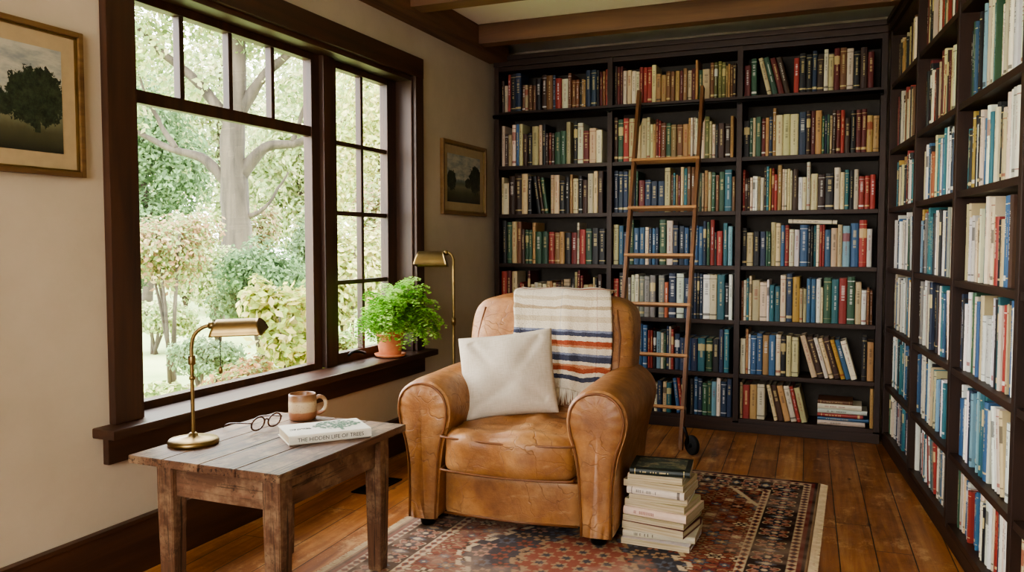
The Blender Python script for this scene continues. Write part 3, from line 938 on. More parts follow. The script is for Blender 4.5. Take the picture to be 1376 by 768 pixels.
# cushion
def pillow():
    n = 44; w, h, T = .22, .195, .08
    vs, fs = [], []
    for side in (1, -1):
        for i in range(n):
            for j in range(n):
                u = -1+2*i/(n-1); v = -1+2*j/(n-1)
                u_ = math.copysign(abs(u)**.8, u); v_ = math.copysign(abs(v)**.8, v)
                th = T*((1-u_**2)*(1-v_**2)+1e-9)**.42
                x = u_*w*(1-.06*(1-v_**2)-.02*(u_*v_)**6); z = v_*h*(1-.07*(1-u_**2)-.02*(u_*v_)**6)
                if abs(u_) < 1 and abs(v_) < 1:
                    # a few soft folds pulled in from the corners
                    fold = 0
                    for (fx, fz, dx, dz) in ((-.8, -.8, .9, .5), (.8, -.7, -.8, .6), (-.7, .8, .6, -.9), (.75, .8, -.5, -.8)):
                        px_, pz_ = u_-fx, v_-fz
                        along = px_*dx+pz_*dz; acr = px_*dz-pz_*dx
                        if along > 0: fold += math.exp(-(acr/.10)**2)*math.exp(-along*1.6)
                    th += (mnoise.noise(Vector((x*8, z*8, side*3)))*.012-.014*fold)*min(1, th/T*1.5)
                vs.append((x, -side*max(.0005, th), z))
    k = lambda s, i, j: s*n*n+i*n+j
    for s in (0, 1):
        for i in range(n-1):
            for j in range(n-1):
                q = (k(s, i, j), k(s, i+1, j), k(s, i+1, j+1), k(s, i, j+1))
                fs.append(q if s == 0 else q[::-1])
    me = fixn(pymesh('cushion', vs, fs), .0012)
    t = NT('linen')
    a = t.noise(t.coord((30, 30, 500)), 1, 2); b = t.noise(t.coord((500, 30, 30)), 1, 2)
    f = t.math('MULTIPLY', t.math('ADD', a, b), .5)
    t.set(Base_Color=t.ramp(f, [(.35, hexc('#b0a491')), (.65, hexc('#c6bbaa'))]), Roughness=.95); t.b.inputs['Specular IOR Level'].default_value = .1
    t.bump(f, .2, .0008)
    o = obj_from_mesh('cushion', me, t.m, None, True)
    subsurf(o, 1)
    mw = Matrix.Translation((-1.285, 3.0, 0)) @ Matrix.Rotation(radians(4), 4, 'Z') @ Matrix.Translation((-.105, .315, .618)) @ Matrix.Rotation(radians(8), 4, 'Z') @ Matrix.Rotation(radians(-20), 4, 'X') @ Matrix.Rotation(radians(-8), 4, 'Y')
    o.matrix_world = mw
    thing(o, 'square off-white linen cushion resting on the leather armchair', 'cushion')
pillow()

# ------------------------------------------------------------------ stack of books on the rug
rnd = random.Random(21)
zz = .0105
keys = ['white', 'ivory', 'oxblood', 'cream', 'ivory', 'cream', 'white', 'ivory', 'cream', 'ivory', 'green']
ths = [.024, .026, .03, .022, .032, .028, .024, .03, .026, .024, .026]
for i, (k, t) in enumerate(zip(keys, ths)):
    L = .28-.006*i+rnd.uniform(-.014, .012); D = .23+rnd.uniform(-.02, .02)-.004*i
    if i == len(keys)-1: L, D = .235, .2
    g = book_geo(t, D, L, k, rnd)
    if i == len(keys)-1:
        g = g[:4]+(hexc('#1f2a24'),)+g[5:]
    a = radians(rnd.uniform(-9, 9)-2); flip = i % 3 != 1
    m = Matrix.Translation((-.708+rnd.uniform(-.008, .012), 3.24+rnd.uniform(-.012, .01), zz)) @ Matrix.Rotation(a+(pi if flip else 0), 4, 'Z') @ Matrix.Translation((L/2, -D/2, 0)) @ Matrix.Rotation(radians(-90), 4, 'Y')
    me = build_books('book', [(g, None)]); me.materials[1] = M_pedge
    o = bpy.data.objects.new('book', me); link(o); o.matrix_world = m
    thing(o, '%s hardback book lying flat in a stack on the rug' % NICE[k], 'book', 'stack of books beside the armchair')
    if i == len(keys)-1:
        t_ = NT('cover_art'); n_ = t_.noise(t_.coord((1, 20, 20)), 1, 5, .7)
        t_.set(Base_Color=t_.ramp(n_, [(.3, hexc('#1d2a26')), (.5, hexc('#3f4f44')), (.6, hexc('#8d8768')), (.7, hexc('#2a2622'))]), Roughness=.4)
        multibox('cover_illustration', [(t, t+.0006, .03, D-.02, .02, L-.02)], t_.m, 0, o)
    zz += t+.0008

# ------------------------------------------------------------------ table
TX0, TX1, TY0, TY1, TZ = -2.145, -1.545, 1.915, 2.65, .52
tb = empty('side_table', ((TX0+TX1)/2, (TY0+TY1)/2, 0))
thing(tb, 'rustic dark worn wooden side table below the window', 'table')
def plank_top():
    bm = bmesh.new()
    hx = (TX1-TX0)/2; hy = (TY1-TY0)/2
    ws = [-hx, -hx*.52, -hx*.02, hx*.45, hx]
    for i in range(4):
        bm_box(bm, ws[i]+.0009, ws[i+1]-.0009, -hy+R.uniform(0, .004), hy-R.uniform(0, .004), TZ-.026, TZ-R.uniform(0, .0006))
    bmesh.ops.bevel(bm, geom=bm.edges[:], offset=.002, segments=2, affect='EDGES')
    me = bpy.data.meshes.new('table_top'); bm.to_mesh(me); bm.free()
    return obj_from_mesh('table_top', me, M_table[1], tb)
plank_top()
tcx, tcy = (TX0+TX1)/2, (TY0+TY1)/2
lx0, lx1, ly0, ly1 = -2.01-tcx, -1.592-tcx, 1.965-tcy, 2.52-tcy
box('apron', lx0+.03, lx1-.03, ly0-.012, ly0+.012, TZ-.125, TZ-.027, M_table[0], .003, tb)
box('apron', lx0+.03, lx1-.03, ly1-.012, ly1+.012, TZ-.125, TZ-.027, M_table[0], .003, tb)
box('apron', lx0-.012, lx0+.012, ly0+.03, ly1-.03, TZ-.125, TZ-.027, M_table[1], .003, tb)
box('apron', lx1-.012, lx1+.012, ly0+.03, ly1-.03, TZ-.125, TZ-.027, M_table[1], .003, tb)
for sx in (lx0, lx1):
    for sy in (ly0, ly1):
        vs = []
        z0 = .0105 if sx > 0 else 0
        for z, w in ((z0, .025), (.03, .026), (TZ-.14, .032), (TZ-.027, .032)):
            vs += [(-w, -w, z), (w, -w, z), (w, w, z), (-w, w, z)]
        fs = [(3, 2, 1, 0), (12, 13, 14, 15)]
        for i in range(3):
            for k in range(4):
                l = (k+1) % 4; fs.append((i*4+k, i*4+l, i*4+4+l, i*4+4+k))
        me = pymesh('leg', vs, fs)
        bm = bmesh.new(); bm.from_mesh(me); bmesh.ops.bevel(bm, geom=bm.edges[:], offset=.003, segments=2, affect='EDGES'); bm.to_mesh(me); bm.free()
        obj_from_mesh('leg', me, M_table[2], tb, loc=(sx, sy, 0))

# ------------------------------------------------------------------ half-round shade
def shade_mesh(L, r, flare=1.15, taper=.2):
    vs, fs = [], []
    nx, na = 18, 26
    for s in (1.0, .95):
        for i in range(nx+1):
            for j in range(na+1):
                a = radians(-4)+radians(188)*j/na
                sa = max(0, sin(a))
                hl = L/2*(1-taper*sa) - (0 if s == 1 else .003)
                x = L/2+hl*(-1+2*i/nx)
                lip = 1.05 if j in (0, na) else 1
                vs.append((x, r*s*cos(a)*flare*lip, r*s*sin(a)))
    N = (nx+1)*(na+1)
    I = lambda s, i, j: s*N+i*(na+1)+j
    for i in range(nx):
        for j in range(na):
            fs.append((I(0, i, j), I(0, i+1, j), I(0, i+1, j+1), I(0, i, j+1)))
            fs.append((I(1, i, j), I(1, i, j+1), I(1, i+1, j+1), I(1, i+1, j)))
        for j in (0, na):
            fs.append((I(0, i, j), I(1, i, j), I(1, i+1, j), I(0, i+1, j)))
    for i in (0, nx):
        fs.append(tuple(I(0, i, j) for j in range(na+1)))
        fs.append(tuple(I(1, i, j) for j in range(na+1)))
    me = pymesh('lamp_shade', vs, fs)
    for p in me.polygons: p.use_smooth = len(p.vertices) == 4
    return me

def desk_lamp():
    e = empty('desk_lamp', (-2.058, 2.11, TZ+.0005), (0, 0, radians(24)))
    thing(e, 'brass pharmacy desk lamp with pull chain on the side table', 'lamp')
    lathe('base', [(0, 0), (.08, 0), (.083, .004), (.083, .012), (.078, .018), (.055, .021), (.05, .024), (.02, .028), (.014, .036), (.008, .04), (0, .04)], M_brass, e, 48)
    pts = [(0, 0, .035), (0, 0, .15), (0, 0, .27), (.0, 0, .33), (.012, 0, .372), (.045, 0, .398), (.085, 0, .402)]
    tube('pole', catmull(pts, 8), .0065, M_brass, e, 12)
    lathe('collar', [(0, -.015), (.011, -.015), (.012, -.01), (.012, .01), (.011, .015), (0, .015)], M_brass, e, 20, (0, 0, .285))
    lathe('collar', [(0, -.006), (.01, -.006), (.01, .006), (0, .006)], M_brass, e, 20, (0, 0, .225))
    s = obj_from_mesh('lamp_shade', shade_mesh(.175, .044, 1.05, .2), M_brass, e, False, (.072, 0, .378))
    s.rotation_euler = (radians(10), radians(-2), 0)
    tube('switch_knob', [(.06, 0, .402), (.08, 0, .402)], .012, M_brass, e, 14)
    beads = [tube_geo([(.1, -.012, .38), (.1, -.012, .265)], .0012, 5)]
    for i in range(18):
        z = .377-i*.0062
        beads.append(tube_geo([(.1, -.012, z-.0022), (.1, -.012, z), (.1, -.012, z+.0022)], [.0012, .0028, .0012], 6))
    v, f = join_geo(beads)
    obj_from_mesh('pull_chain', pymesh('pull_chain', v, f), M_black, e, True)
    lathe('chain_pull', [(0, -.016), (.006, -.012), (.007, 0), (.004, .009), (0, .012)], M_brass, e, 12, (.1, -.012, .255))
    bl = lathe('bulb', [(0, -.03), (.012, -.022), (.016, 0), (.012, .022), (0, .03)], simple('bulb_glass', '#e8e2d2', .3), e, 16, (.15, 0, .392))
    bl.rotation_euler = (0, radians(90), 0)
desk_lamp()

def floor_lamp():
    e = empty('floor_lamp', (-2.12, 4.18, 0), (0, 0, radians(22)))
    thing(e, 'slim brass pharmacy floor lamp behind the armchair', 'lamp')
    lathe('base', [(0, 0), (.115, 0), (.12, .006), (.118, .016), (.1, .022), (.03, .028), (.016, .04), (0, .04)], M_brass, e, 48)
    pts = [(0, 0, .03), (0, 0, .6), (0, 0, 1.05), (-.003, 0, 1.11), (-.022, 0, 1.14), (-.05, 0, 1.142)]
    tube('pole', catmull(pts, 8), .0085, M_brass, e, 12)
    lathe('collar', [(0, -.02), (.013, -.02), (.014, 0), (.013, .02), (0, .02)], M_brass, e, 16, (0, 0, .75))
    s = obj_from_mesh('lamp_shade', shade_mesh(.185, .078, 1.1, .26), M_brass, e, False, (-.22, 0, 1.075))
    s.rotation_euler = (radians(-6), 0, 0)
    tube('switch_knob', [(-.03, 0, 1.142), (-.055, 0, 1.142)], .014, M_brass, e, 14)
floor_lamp()

# ------------------------------------------------------------------ mug
def mug():
    e = empty('mug', (-1.96, 2.575, TZ+.0005), (0, 0, radians(35)))
    thing(e, 'cream and brown speckled stoneware mug on the side table', 'mug')
    t = NT('stoneware')
    tc = t.n('ShaderNodeTexCoord'); sp = t.n('ShaderNodeSeparateXYZ'); t.l(tc.outputs['Object'], sp.inputs[0])
    n = t.noise(t.coord(), 40, 4)
    z = t.math('ADD', t.math('DIVIDE', sp.outputs[2], .1), t.math('MULTIPLY', t.math('SUBTRACT', n, .5), .08))
    c = t.ramp(z, [(0, hexc('#85573b')), (.3, hexc('#9a6849')), (.34, hexc('#bfa581')), (.68, hexc('#c8b390')), (.76, hexc('#a07a55')), (.97, hexc('#7a5336'))])
    s = t.noise(t.coord(), 300, 1)
    c = t.mix(t.math('GREATER_THAN', s, .68), c, hexc('#5a3d2a'))
    t.set(Base_Color=c, Roughness=.35); m = t.m
    lathe('body', [(0, 0), (.044, 0), (.05, .004), (.053, .02), (.053, .06), (.052, .09), (.051, .098), (.049, .1), (.047, .096), (.048, .06), (.046, .012), (0, .008)], m, e, 48)
    pts = [(.05, 0, .08), (.064, 0, .086), (.082, 0, .076), (.088, 0, .054), (.08, 0, .032), (.064, 0, .022), (.05, 0, .024)]
    tube('handle', catmull(pts, 6), .0075, m, e, 12)
mug()

# ------------------------------------------------------------------ glasses
def glasses():
    e = empty('eyeglasses', (-1.965, 2.37, TZ+.0035), (0, 0, radians(82)))
    e.scale = (1.15, 1.15, 1.15)
    thing(e, 'round tortoiseshell eyeglasses resting open on the table', 'eyeglasses')
    m = simple('tortoiseshell', '#3f2011', .25, 0, .5, 60)
    mg = glassmat(); mg.name = 'lens_glass'
    for sx in (-1, 1):
        ring = [(sx*.034+.026*cos(a), -.006*sin(a), .024+.0215*sin(a)) for a in [2*pi*i/28 for i in range(28)]]
        tube('rim', ring, .0027, m, e, 8, True)
        obj_from_mesh('lens', pymesh('lens', ring, [tuple(range(28))]), mg, e)
        tp = [(sx*.06, 0, .03), (sx*.066, .004, .03), (sx*.067, .05, .026), (sx*.064, .1, .018), (sx*.06, .13, .002)]
        tube('temple', catmull(tp, 6), .0023, m, e, 8)
    tube('bridge', catmull([(-.009, 0, .028), (0, -.001, .034), (.009, 0, .028)], 5), .0024, m, e, 8)
glasses()

# ------------------------------------------------------------------ book on table
def textmesh(body, size, extr=.0003):
    cu = bpy.data.curves.new('t', 'FONT'); cu.body = body; cu.size = size; cu.extrude = extr; cu.align_x = 'CENTER'; cu.align_y = 'CENTER'
    ob = bpy.data.objects.new('t', cu); COLL.objects.link(ob)
    bpy.context.view_layer.update()
    me = bpy.data.meshes.new_from_object(ob.evaluated_get(bpy.context.evaluated_depsgraph_get()))
    bpy.data.objects.remove(ob); bpy.data.curves.remove(cu)
    return me
def table_book():
    L, D, T = .285, .185, .033
    e = empty('book', (-1.735, 2.205, TZ+.0005), (0, 0, radians(50)))
    thing(e, 'cream hardback book about trees lying closed on the table', 'book')
    cv = simple('book_jacket', '#cfc9b8', .5, 0, .05)
    sp_ = [(.012, 0), (.004, .0012), (.0008, .006), (0, T/2), (.0008, T-.006), (.004, T-.0012), (.012, T)]
    inn = [(.012, .0028), (.0055, .0036), (.0036, .007), (.0032, T/2), (.0036, T-.007), (.0055, T-.0036), (.012, T-.0028)]
    out_ = [(D, 0)]+sp_+[(D, T)]; in_ = [(D, .0028)]+inn+[(D, T-.0028)]
    n = len(out_); vs, fs = [], []
    for x in (0, L):
        vs += [(x, y, z) for y, z in out_]+[(x, y, z) for y, z in in_]
    o2 = 2*n
    for i in range(n-1):
        fs.append((i, i+1, o2+i+1, o2+i)); fs.append((n+i, o2+n+i, o2+n+i+1, n+i+1))
        fs.append((i, n+i, n+i+1, i+1)); fs.append((o2+i, o2+i+1, o2+n+i+1, o2+n+i))
    fs.append((0, o2, o2+n, n)); fs.append((n-1, 2*n-1, o2+2*n-1, o2+n-1))
    obj_from_mesh('cover', fixn(pymesh('cover', vs, fs)), cv, e)
    box('pages', .004, L-.004, .004, D-.004, .003, T-.003, M_pedge, .001, e)
    ink = simple('ink_dark', '#2e2e2b', .6); grn = simple('ink_green', '#4b6b4e', .6)
    me = textmesh('THE HIDDEN LIFE OF TREES', .0185); me.materials.clear()
    o = obj_from_mesh('spine_title', me, ink, e, loc=(L/2, -.0008, T/2)); o.rotation_euler = (radians(90), 0, 0)
    me = textmesh('THE HIDDEN\nLIFE OF TREES', .012); me.materials.clear()
    obj_from_mesh('cover_title', me, ink, e, loc=(.058, D*.5, T+.0004))
    vs, fs = [], []
    rr = random.Random(2)
    for i in range(260):
        a = rr.uniform(0, 2*pi); d = sqrt(rr.random())
        x = .19+cos(a)*d*.082; y = D*.6+sin(a)*d*.06; s = rr.uniform(.003, .007)
        o0 = len(vs)
        for k in range(6): vs.append((x+s*cos(k*pi/3), y+s*sin(k*pi/3), T+.0006+i*1e-6))
        fs.append(tuple(range(o0, o0+6)))
    o0 = len(vs); vs += [(.185, .02, T+.0006), (.197, .02, T+.0006), (.194, .11, T+.0006), (.188, .11, T+.0006)]; fs.append((o0, o0+1, o0+2, o0+3))
    obj_from_mesh('cover_tree_emblem', pymesh('cover_tree_emblem', vs, fs), grn, e)
table_book()

# ------------------------------------------------------------------ potted fern
def leafmat(name, transl=.35):
    t = NT(name)
    a = t.n('ShaderNodeAttribute', attribute_name='Col')
    d = t.n('ShaderNodeBsdfDiffuse'); tr = t.n('ShaderNodeBsdfTranslucent'); mx = t.n('ShaderNodeMixShader'); mx.inputs[0].default_value = transl
    t.l(a.outputs['Color'], d.inputs[0]); t.l(a.outputs['Color'], tr.inputs[0])
    t.l(d.outputs[0], mx.inputs[1]); t.l(tr.outputs[0], mx.inputs[2]); t.l(mx.outputs[0], t.out.inputs[0])
    return t.m
M_leaf = leafmat('leaves', .4)
M_fern = leafmat('fern_leaves', .5)
def fern():
    px, py, pz = -2.39, 3.93, .5655
    SC = 1.14
    e = empty('potted_fern', (px, py, pz)); e.scale = (SC, SC, SC)
    thing(e, 'bright green maidenhair fern in a terracotta pot on the windowsill', 'potted plant')
    ter = simple('terracotta', '#c27850', .8, 0, .18, 18, .2)
    lathe('saucer', [(0, 0), (.06, 0), (.07, .004), (.078, .016), (.074, .017), (.066, .008), (0, .007)], ter, e, 40)
    lathe('pot', [(0, .008), (.05, .008), (.053, .012), (.066, .1), (.067, .105), (.074, .106), (.076, .11), (.077, .138), (.074, .141), (.068, .14), (.066, .12), (0, .118)], ter, e, 40)
    lathe('soil', [(0, .122), (.066, .121)], simple('soil', '#2c1d12', .95, 0, .4, 80, .8), e, 24)
    rr = random.Random(11)
    V, F, C, gs = [], [], [], []
    def ok(p):
        x, y, z = p[0]*SC+px, p[1]*SC+py, p[2]*SC+pz
        if x < -2.478: return False
        if y > 4.17 and x < -2.355: return False
        if z < .572 and x < -2.295: return False
        if p[0]**2+p[1]**2 < .11**2 and p[2] < .145: return False
        if (p[0]*.52-p[1]*.85) > .03 and p[2] < .135 and p[0]**2+p[1]**2 < .2**2: return False
        return True
    for i in range(270):
        az = rr.uniform(0, 2*pi)
        if cos(az) < -.3 and rr.random() < .7: az = rr.uniform(-2.0, 1.7)
        ln = rr.uniform(.14, .33); el = radians(rr.uniform(20, 82))
        p = Vector((rr.uniform(-.045, .045), rr.uniform(-.045, .045), .135))
        d = Vector((cos(az)*cos(el), sin(az)*cos(el), sin(el)+.1)).normalized()
        pts = [p.copy()]; n = 18
        for k in range(n):
            d = (d+Vector((0, 0, -.08*(k/5)))).normalized()
            p = p+d*ln/n
            pts.append(p.copy())
        good = [q for q in pts]
        for k, q in enumerate(pts):
            if not ok(q) and k > 4: good = pts[:k]; break
        if len(good) < 5: continue
        gs.append(tube_geo(good, .0009, 4))
        base = hexc(rr.choice(['#86bb4c', '#9fd060', '#bce07c', '#6da83f', '#aad868', '#cbe890']))
        for k in range(4, len(good)):
            q = good[k]; T_ = (good[k]-good[k-1]).normalized()
            sd = T_.cross(Vector((0, 0, 1)))
            if sd.length < .05: sd = Vector((1, 0, 0))
            sd.normalize()
            wdt = .032*sin(pi*min(1, (k-2)/(len(good)-1)))**.7
            for s in (-1, 1):
                for rep in (.35, .7, 1.0):
                    c = q+sd*s*wdt*rep+Vector((rr.uniform(-.004, .004), rr.uniform(-.004, .004), -.01*rep*rep+rr.uniform(-.004, .004)))
                    if not ok(c+sd*s*.006): continue
                    a = rr.uniform(.0048, .0088)
                    nrm = Vector((rr.uniform(-.6, .6), rr.uniform(-.6, .6), 1)).normalized()
                    t1 = nrm.orthogonal().normalized(); t2 = nrm.cross(t1)
                    o0 = len(V)
                    for m_ in range(5):
                        an = 2*pi*m_/5; V.append(c+(t1*cos(an)+t2*sin(an))*a)
                    F.append(tuple(range(o0, o0+5)))
                    f = rr.uniform(.8, 1.25); C += [min(1, base[0]*f), min(1, base[1]*f), base[2]*f, 1]*5
    me = pymesh('foliage', V, F)
    me.attributes.new('Col', 'FLOAT_COLOR', 'POINT').data.foreach_set('color', C)
    fo = obj_from_mesh('foliage', me, M_fern, e); fo['kind'] = 'stuff'
    v, f = join_geo(gs)
    st = obj_from_mesh('stems', pymesh('stems', v, f), simple('fern_stem', '#5b6e2a', .6), e); st['kind'] = 'stuff'
fern()

# ------------------------------------------------------------------ pictures
def art(name, seedv):
    t = NT(name)
    tc = t.n('ShaderNodeTexCoord'); sp = t.n('ShaderNodeSeparateXYZ'); t.l(tc.outputs['Generated'], sp.inputs[0])
    gy, gz = sp.outputs[1], sp.outputs[2]
    n = t.noise(t.coord((1, 7, 4), 'Object', loc=(seedv, seedv, 0)), 2.2, 8, .65)
    n2 = t.noise(t.coord((1, 5, 16), 'Object', loc=(seedv+3, 0, 0)), 2.0, 5, .6)
    nf = t.noise(t.coord((1, 1, 1), 'Object', loc=(seedv, 1, 0)), 45, 5, .7)
    z = t.math('ADD', gz, t.math('MULTIPLY', t.math('SUBTRACT', n, .5), .12))
    land = t.ramp(z, [(.02, hexc('#2c2b1e')), (.2, hexc('#4d4c34')), (.33, hexc('#77755a')), (.4, hexc('#5b6450')), (.47, hexc('#6d7a76'))])
    sky = t.ramp(n2, [(.35, hexc('#868c86')), (.6, hexc('#b4af9a'))])
    c = t.mix(t.ramp(z, [(.46, (0, 0, 0)), (.5, (1, 1, 1))]), land, sky)
    # tree masses with ragged crowns
    def blob(cy, cz, ry, rz):
        a = t.math('DIVIDE', t.math('SUBTRACT', gy, cy), ry); b = t.math('DIVIDE', t.math('SUBTRACT', gz, cz), rz)
        d = t.math('ADD', t.math('MULTIPLY', a, a), t.math('MULTIPLY', b, b))
        return t.math('LESS_THAN', t.math('ADD', d, t.math('MULTIPLY', t.math('SUBTRACT', nf, .5), 2.2)), .9)
    m = blob(.84, .52, .2, .3)
    m = t.math('MAXIMUM', m, blob(.12, .46, .14, .22))
    m = t.math('MAXIMUM', m, blob(.62, .42, .1, .12))
    m = t.math('MAXIMUM', m, t.math('LESS_THAN', t.math('ABSOLUTE', t.math('SUBTRACT', gy, .84)), t.math('MULTIPLY', t.math('LESS_THAN', gz, .5), t.math('MULTIPLY', t.math('GREATER_THAN', gz, .18), .018))))
    tree_c = t.ramp(nf, [(.35, hexc('#1b2117')), (.65, hexc('#3c4731'))])
    t.set(Base_Color=t.mix(m, c, tree_c), Roughness=.35)
    return t.m
def picture(y0, y1, z0, z1, fw, mw, sd, label, fcol):
    cy = (y0+y1)/2
    e = empty('framed_picture', (WX, cy, z0)); thing(e, label, 'picture')
    hy = (y1-y0)/2; h = z1-z0
    fm = wood('frame_wood_%s' % sd, fcol, '#8a6a3e', axis=1, scale=20, rough=.4)
    x0 = .001
    multibox('frame', [(x0, .026, -hy, -hy+fw, 0, h), (x0, .026, hy-fw, hy, 0, h), (x0, .026, -hy+fw, hy-fw, 0, fw), (x0, .026, -hy+fw, hy-fw, h-fw, h)], fm, .004, e)
    multibox('frame_lip', [(x0, .018, -hy+fw, -hy+fw+.006, fw, h-fw), (x0, .018, hy-fw-.006, hy-fw, fw, h-fw), (x0, .018, -hy+fw, hy-fw, fw, fw+.006), (x0, .018, -hy+fw, hy-fw, h-fw-.006, h-fw)], M_brass, .001, e)
    multibox('mat_board', [(x0, .009, -hy+fw, hy-fw, fw, h-fw)], simple('mat_board_%s' % sd, '#ab9670', .8, 0, .05), 0, e)
    multibox('artwork', [(.009, .0105, -hy+fw+mw, hy-fw-mw, fw+mw, h-fw-mw)], art('landscape_art_%s' % sd, sd), 0, e)
picture(1.28, 1.985, 1.415, 1.89, .018, .055, 1, 'framed landscape painting with wide mat on the plaster wall', '#4c341a')
picture(4.55, 5.2, 1.38, 1.85, .022, .06, 5, 'small gilt-framed landscape picture hanging near the bookcase', '#6c4e28')

fv = empty('floor_vent', (-2.16, 3.42, .0)); thing(fv, 'dark metal floor vent beside the baseboard', 'vent')
multibox('vent_frame', [(-.06, .06, -.14, -.128, 0, .006), (-.06, .06, .128, .14, 0, .006), (-.06, -.05, -.128, .128, 0, .006), (.05, .06, -.128, .128, 0, .006)], M_black, .001, fv)
multibox('vent_grille', [(-.05, .05, -.128+i*.016, -.122+i*.016, .001, .004) for i in range(16)], M_black, 0, fv)

# ------------------------------------------------------------------ garden
def lawnmat():
    t = NT('lawn_grass')
    f = t.noise(t.coord(), 1.2, 6); g = t.noise(t.coord(), 40, 3)
    c = t.ramp(f, [(.35, hexc('#8ca463')), (.65, hexc('#b1bd80'))])
    t.set(Base_Color=t.mix(t.math('MULTIPLY', g, .3), c, hexc('#6f8a50')), Roughness=.95); t.bump(g, .8, .03)
    return t.m
lw = multibox('lawn', [(-60, -2.65, -10, 60, -.4, -.3)], lawnmat()); structure(lw)
def pos(px, d):
    r = (px-688)/1100
    return d*(-.3875+.922*r), d*(.922+.3875*r)
def cloud(blobs, n, size, cols, rr, haze=0.0):
    tot = sum(b[3]*b[4]*b[5] for b in blobs)
    V, F, C = [], [], []
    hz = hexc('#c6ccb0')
    hc = [tuple(a*(1-haze)+b*haze for a, b in zip(hexc(c), hz)) for c in cols]  # distance haze painted into the leaf colours
    for b in blobs:
        k = int(n*b[3]*b[4]*b[5]/tot)
        for _ in range(k):
            d = Vector((rr.gauss(0, 1), rr.gauss(0, 1), rr.gauss(0, 1))).normalized()
            rad = rr.uniform(.45, 1.12)
            lump = 1+.35*mnoise.noise(d*2.5+Vector((b[0], b[1], b[2])))
            c = Vector((b[0]+d.x*b[3]*rad*lump, b[1]+d.y*b[4]*rad*lump, b[2]+d.z*b[5]*rad*lump))
            if c.z < -.3 or c.x > -2.72: continue
            nrm = (d+Vector((rr.uniform(-1, 1), rr.uniform(-1, 1), rr.uniform(-.3, 1.2)))).normalized()
            t1 = nrm.orthogonal().normalized(); t2 = nrm.cross(t1)
            an = rr.uniform(0, pi); a = t1*cos(an)+t2*sin(an); bb = nrm.cross(a)
            s = size*rr.uniform(.6, 1.3)
            o0 = len(V)
            V += [c-a*s, c-bb*s*.55, c+a*s, c+bb*s*.55]; F.append((o0, o0+1, o0+2, o0+3))
            f = rr.uniform(.6, 1.15); q = rr.choice(hc)
            C += [min(1, q[0]*f), min(1, q[1]*f), min(1, q[2]*f), 1]*4
    me = pymesh('foliage', V, F)
    me.attributes.new('Col', 'FLOAT_COLOR', 'POINT').data.foreach_set('color', C)
    return me
M_bark = wood('bark', '#29241e', '#5e5548', axis=2, scale=7, rough=.9, bump=1.0)
def tree(name, label, x, y, limbs, blobs, n, size, cols, seed, haze):
    rr = random.Random(seed)
    e = empty(name, (x, y, -.3)); thing(e, label, 'tree')
    v, f = join_geo([tube_geo(catmull(p, 6), [r0+(r1-r0)*i/(len(p)*6-6) for i in range(len(p)*6-5)], 12) for p, r0, r1 in limbs])
    v = [p+Vector((mnoise.noise(p*5), mnoise.noise(p*5+Vector((9, 0, 0))), 0))*.035 for p in v]
    obj_from_mesh('trunk', pymesh('trunk', v, f), M_bark, e, True)
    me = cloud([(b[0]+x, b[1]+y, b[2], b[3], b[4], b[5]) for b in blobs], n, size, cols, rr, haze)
    o = obj_from_mesh('foliage', me, M_leaf, e); o.location = (-x, -y, .3); o['kind'] = 'stuff'
def shrub(label, px, d, z, rx, rz, n, size, cols, seed, haze=.1, nblob=6):
    rr = random.Random(seed); x, y = pos(px, d)
    e = empty('garden_shrub', (x, y, -.3)); thing(e, label, 'shrub')
    blobs = [(x, y, z, rx*.7, rx*.7, rz*.75)]
    for _ in range(nblob):
        a = rr.uniform(0, 2*pi); blobs.append((x+cos(a)*rx*.6, y+sin(a)*rx*.6, z+rr.uniform(-.6, .6)*rz, rx*.4, rx*.4, rz*.4))
    o = obj_from_mesh('foliage', cloud(blobs, n, size, cols, rr, haze), M_leaf, e); o.location = (-x, -y, .3); o['kind'] = 'stuff'
    gs = []
    for _ in range(5):
        a = rr.uniform(0, 2*pi)
        gs.append(tube_geo([(rr.uniform(-.05, .05), rr.uniform(-.05, .05), 0), (cos(a)*rx*.2, sin(a)*rx*.2, (z+.3)*.6), (cos(a)*rx*.5, sin(a)*rx*.5, z+.3+rz*.4)], [.03*rx+.008, .02*rx+.006, .006], 7))
    v, f = join_geo(gs); obj_from_mesh('stems', pymesh('stems', v, f), M_bark, e, True)
G1 = ['#84a05a', '#9cb069', '#b5be7c', '#728c50', '#c6c28e']
G2 = ['#4e7046', '#5d7f52', '#739562', '#42603d']
AU = ['#a07a5c', '#a98c66', '#8e9a5e', '#b9a67c', '#7c9254', '#8f9c62']
YE = ['#c4bd70', '#a9b662', '#d0c68c', '#95a856']
x, y = pos(318, 14)
u = Vector((.922, .3875, 0))
def A(s, z, f=0): return (u.x*s-.39*f, u.y*s+.92*f, z)
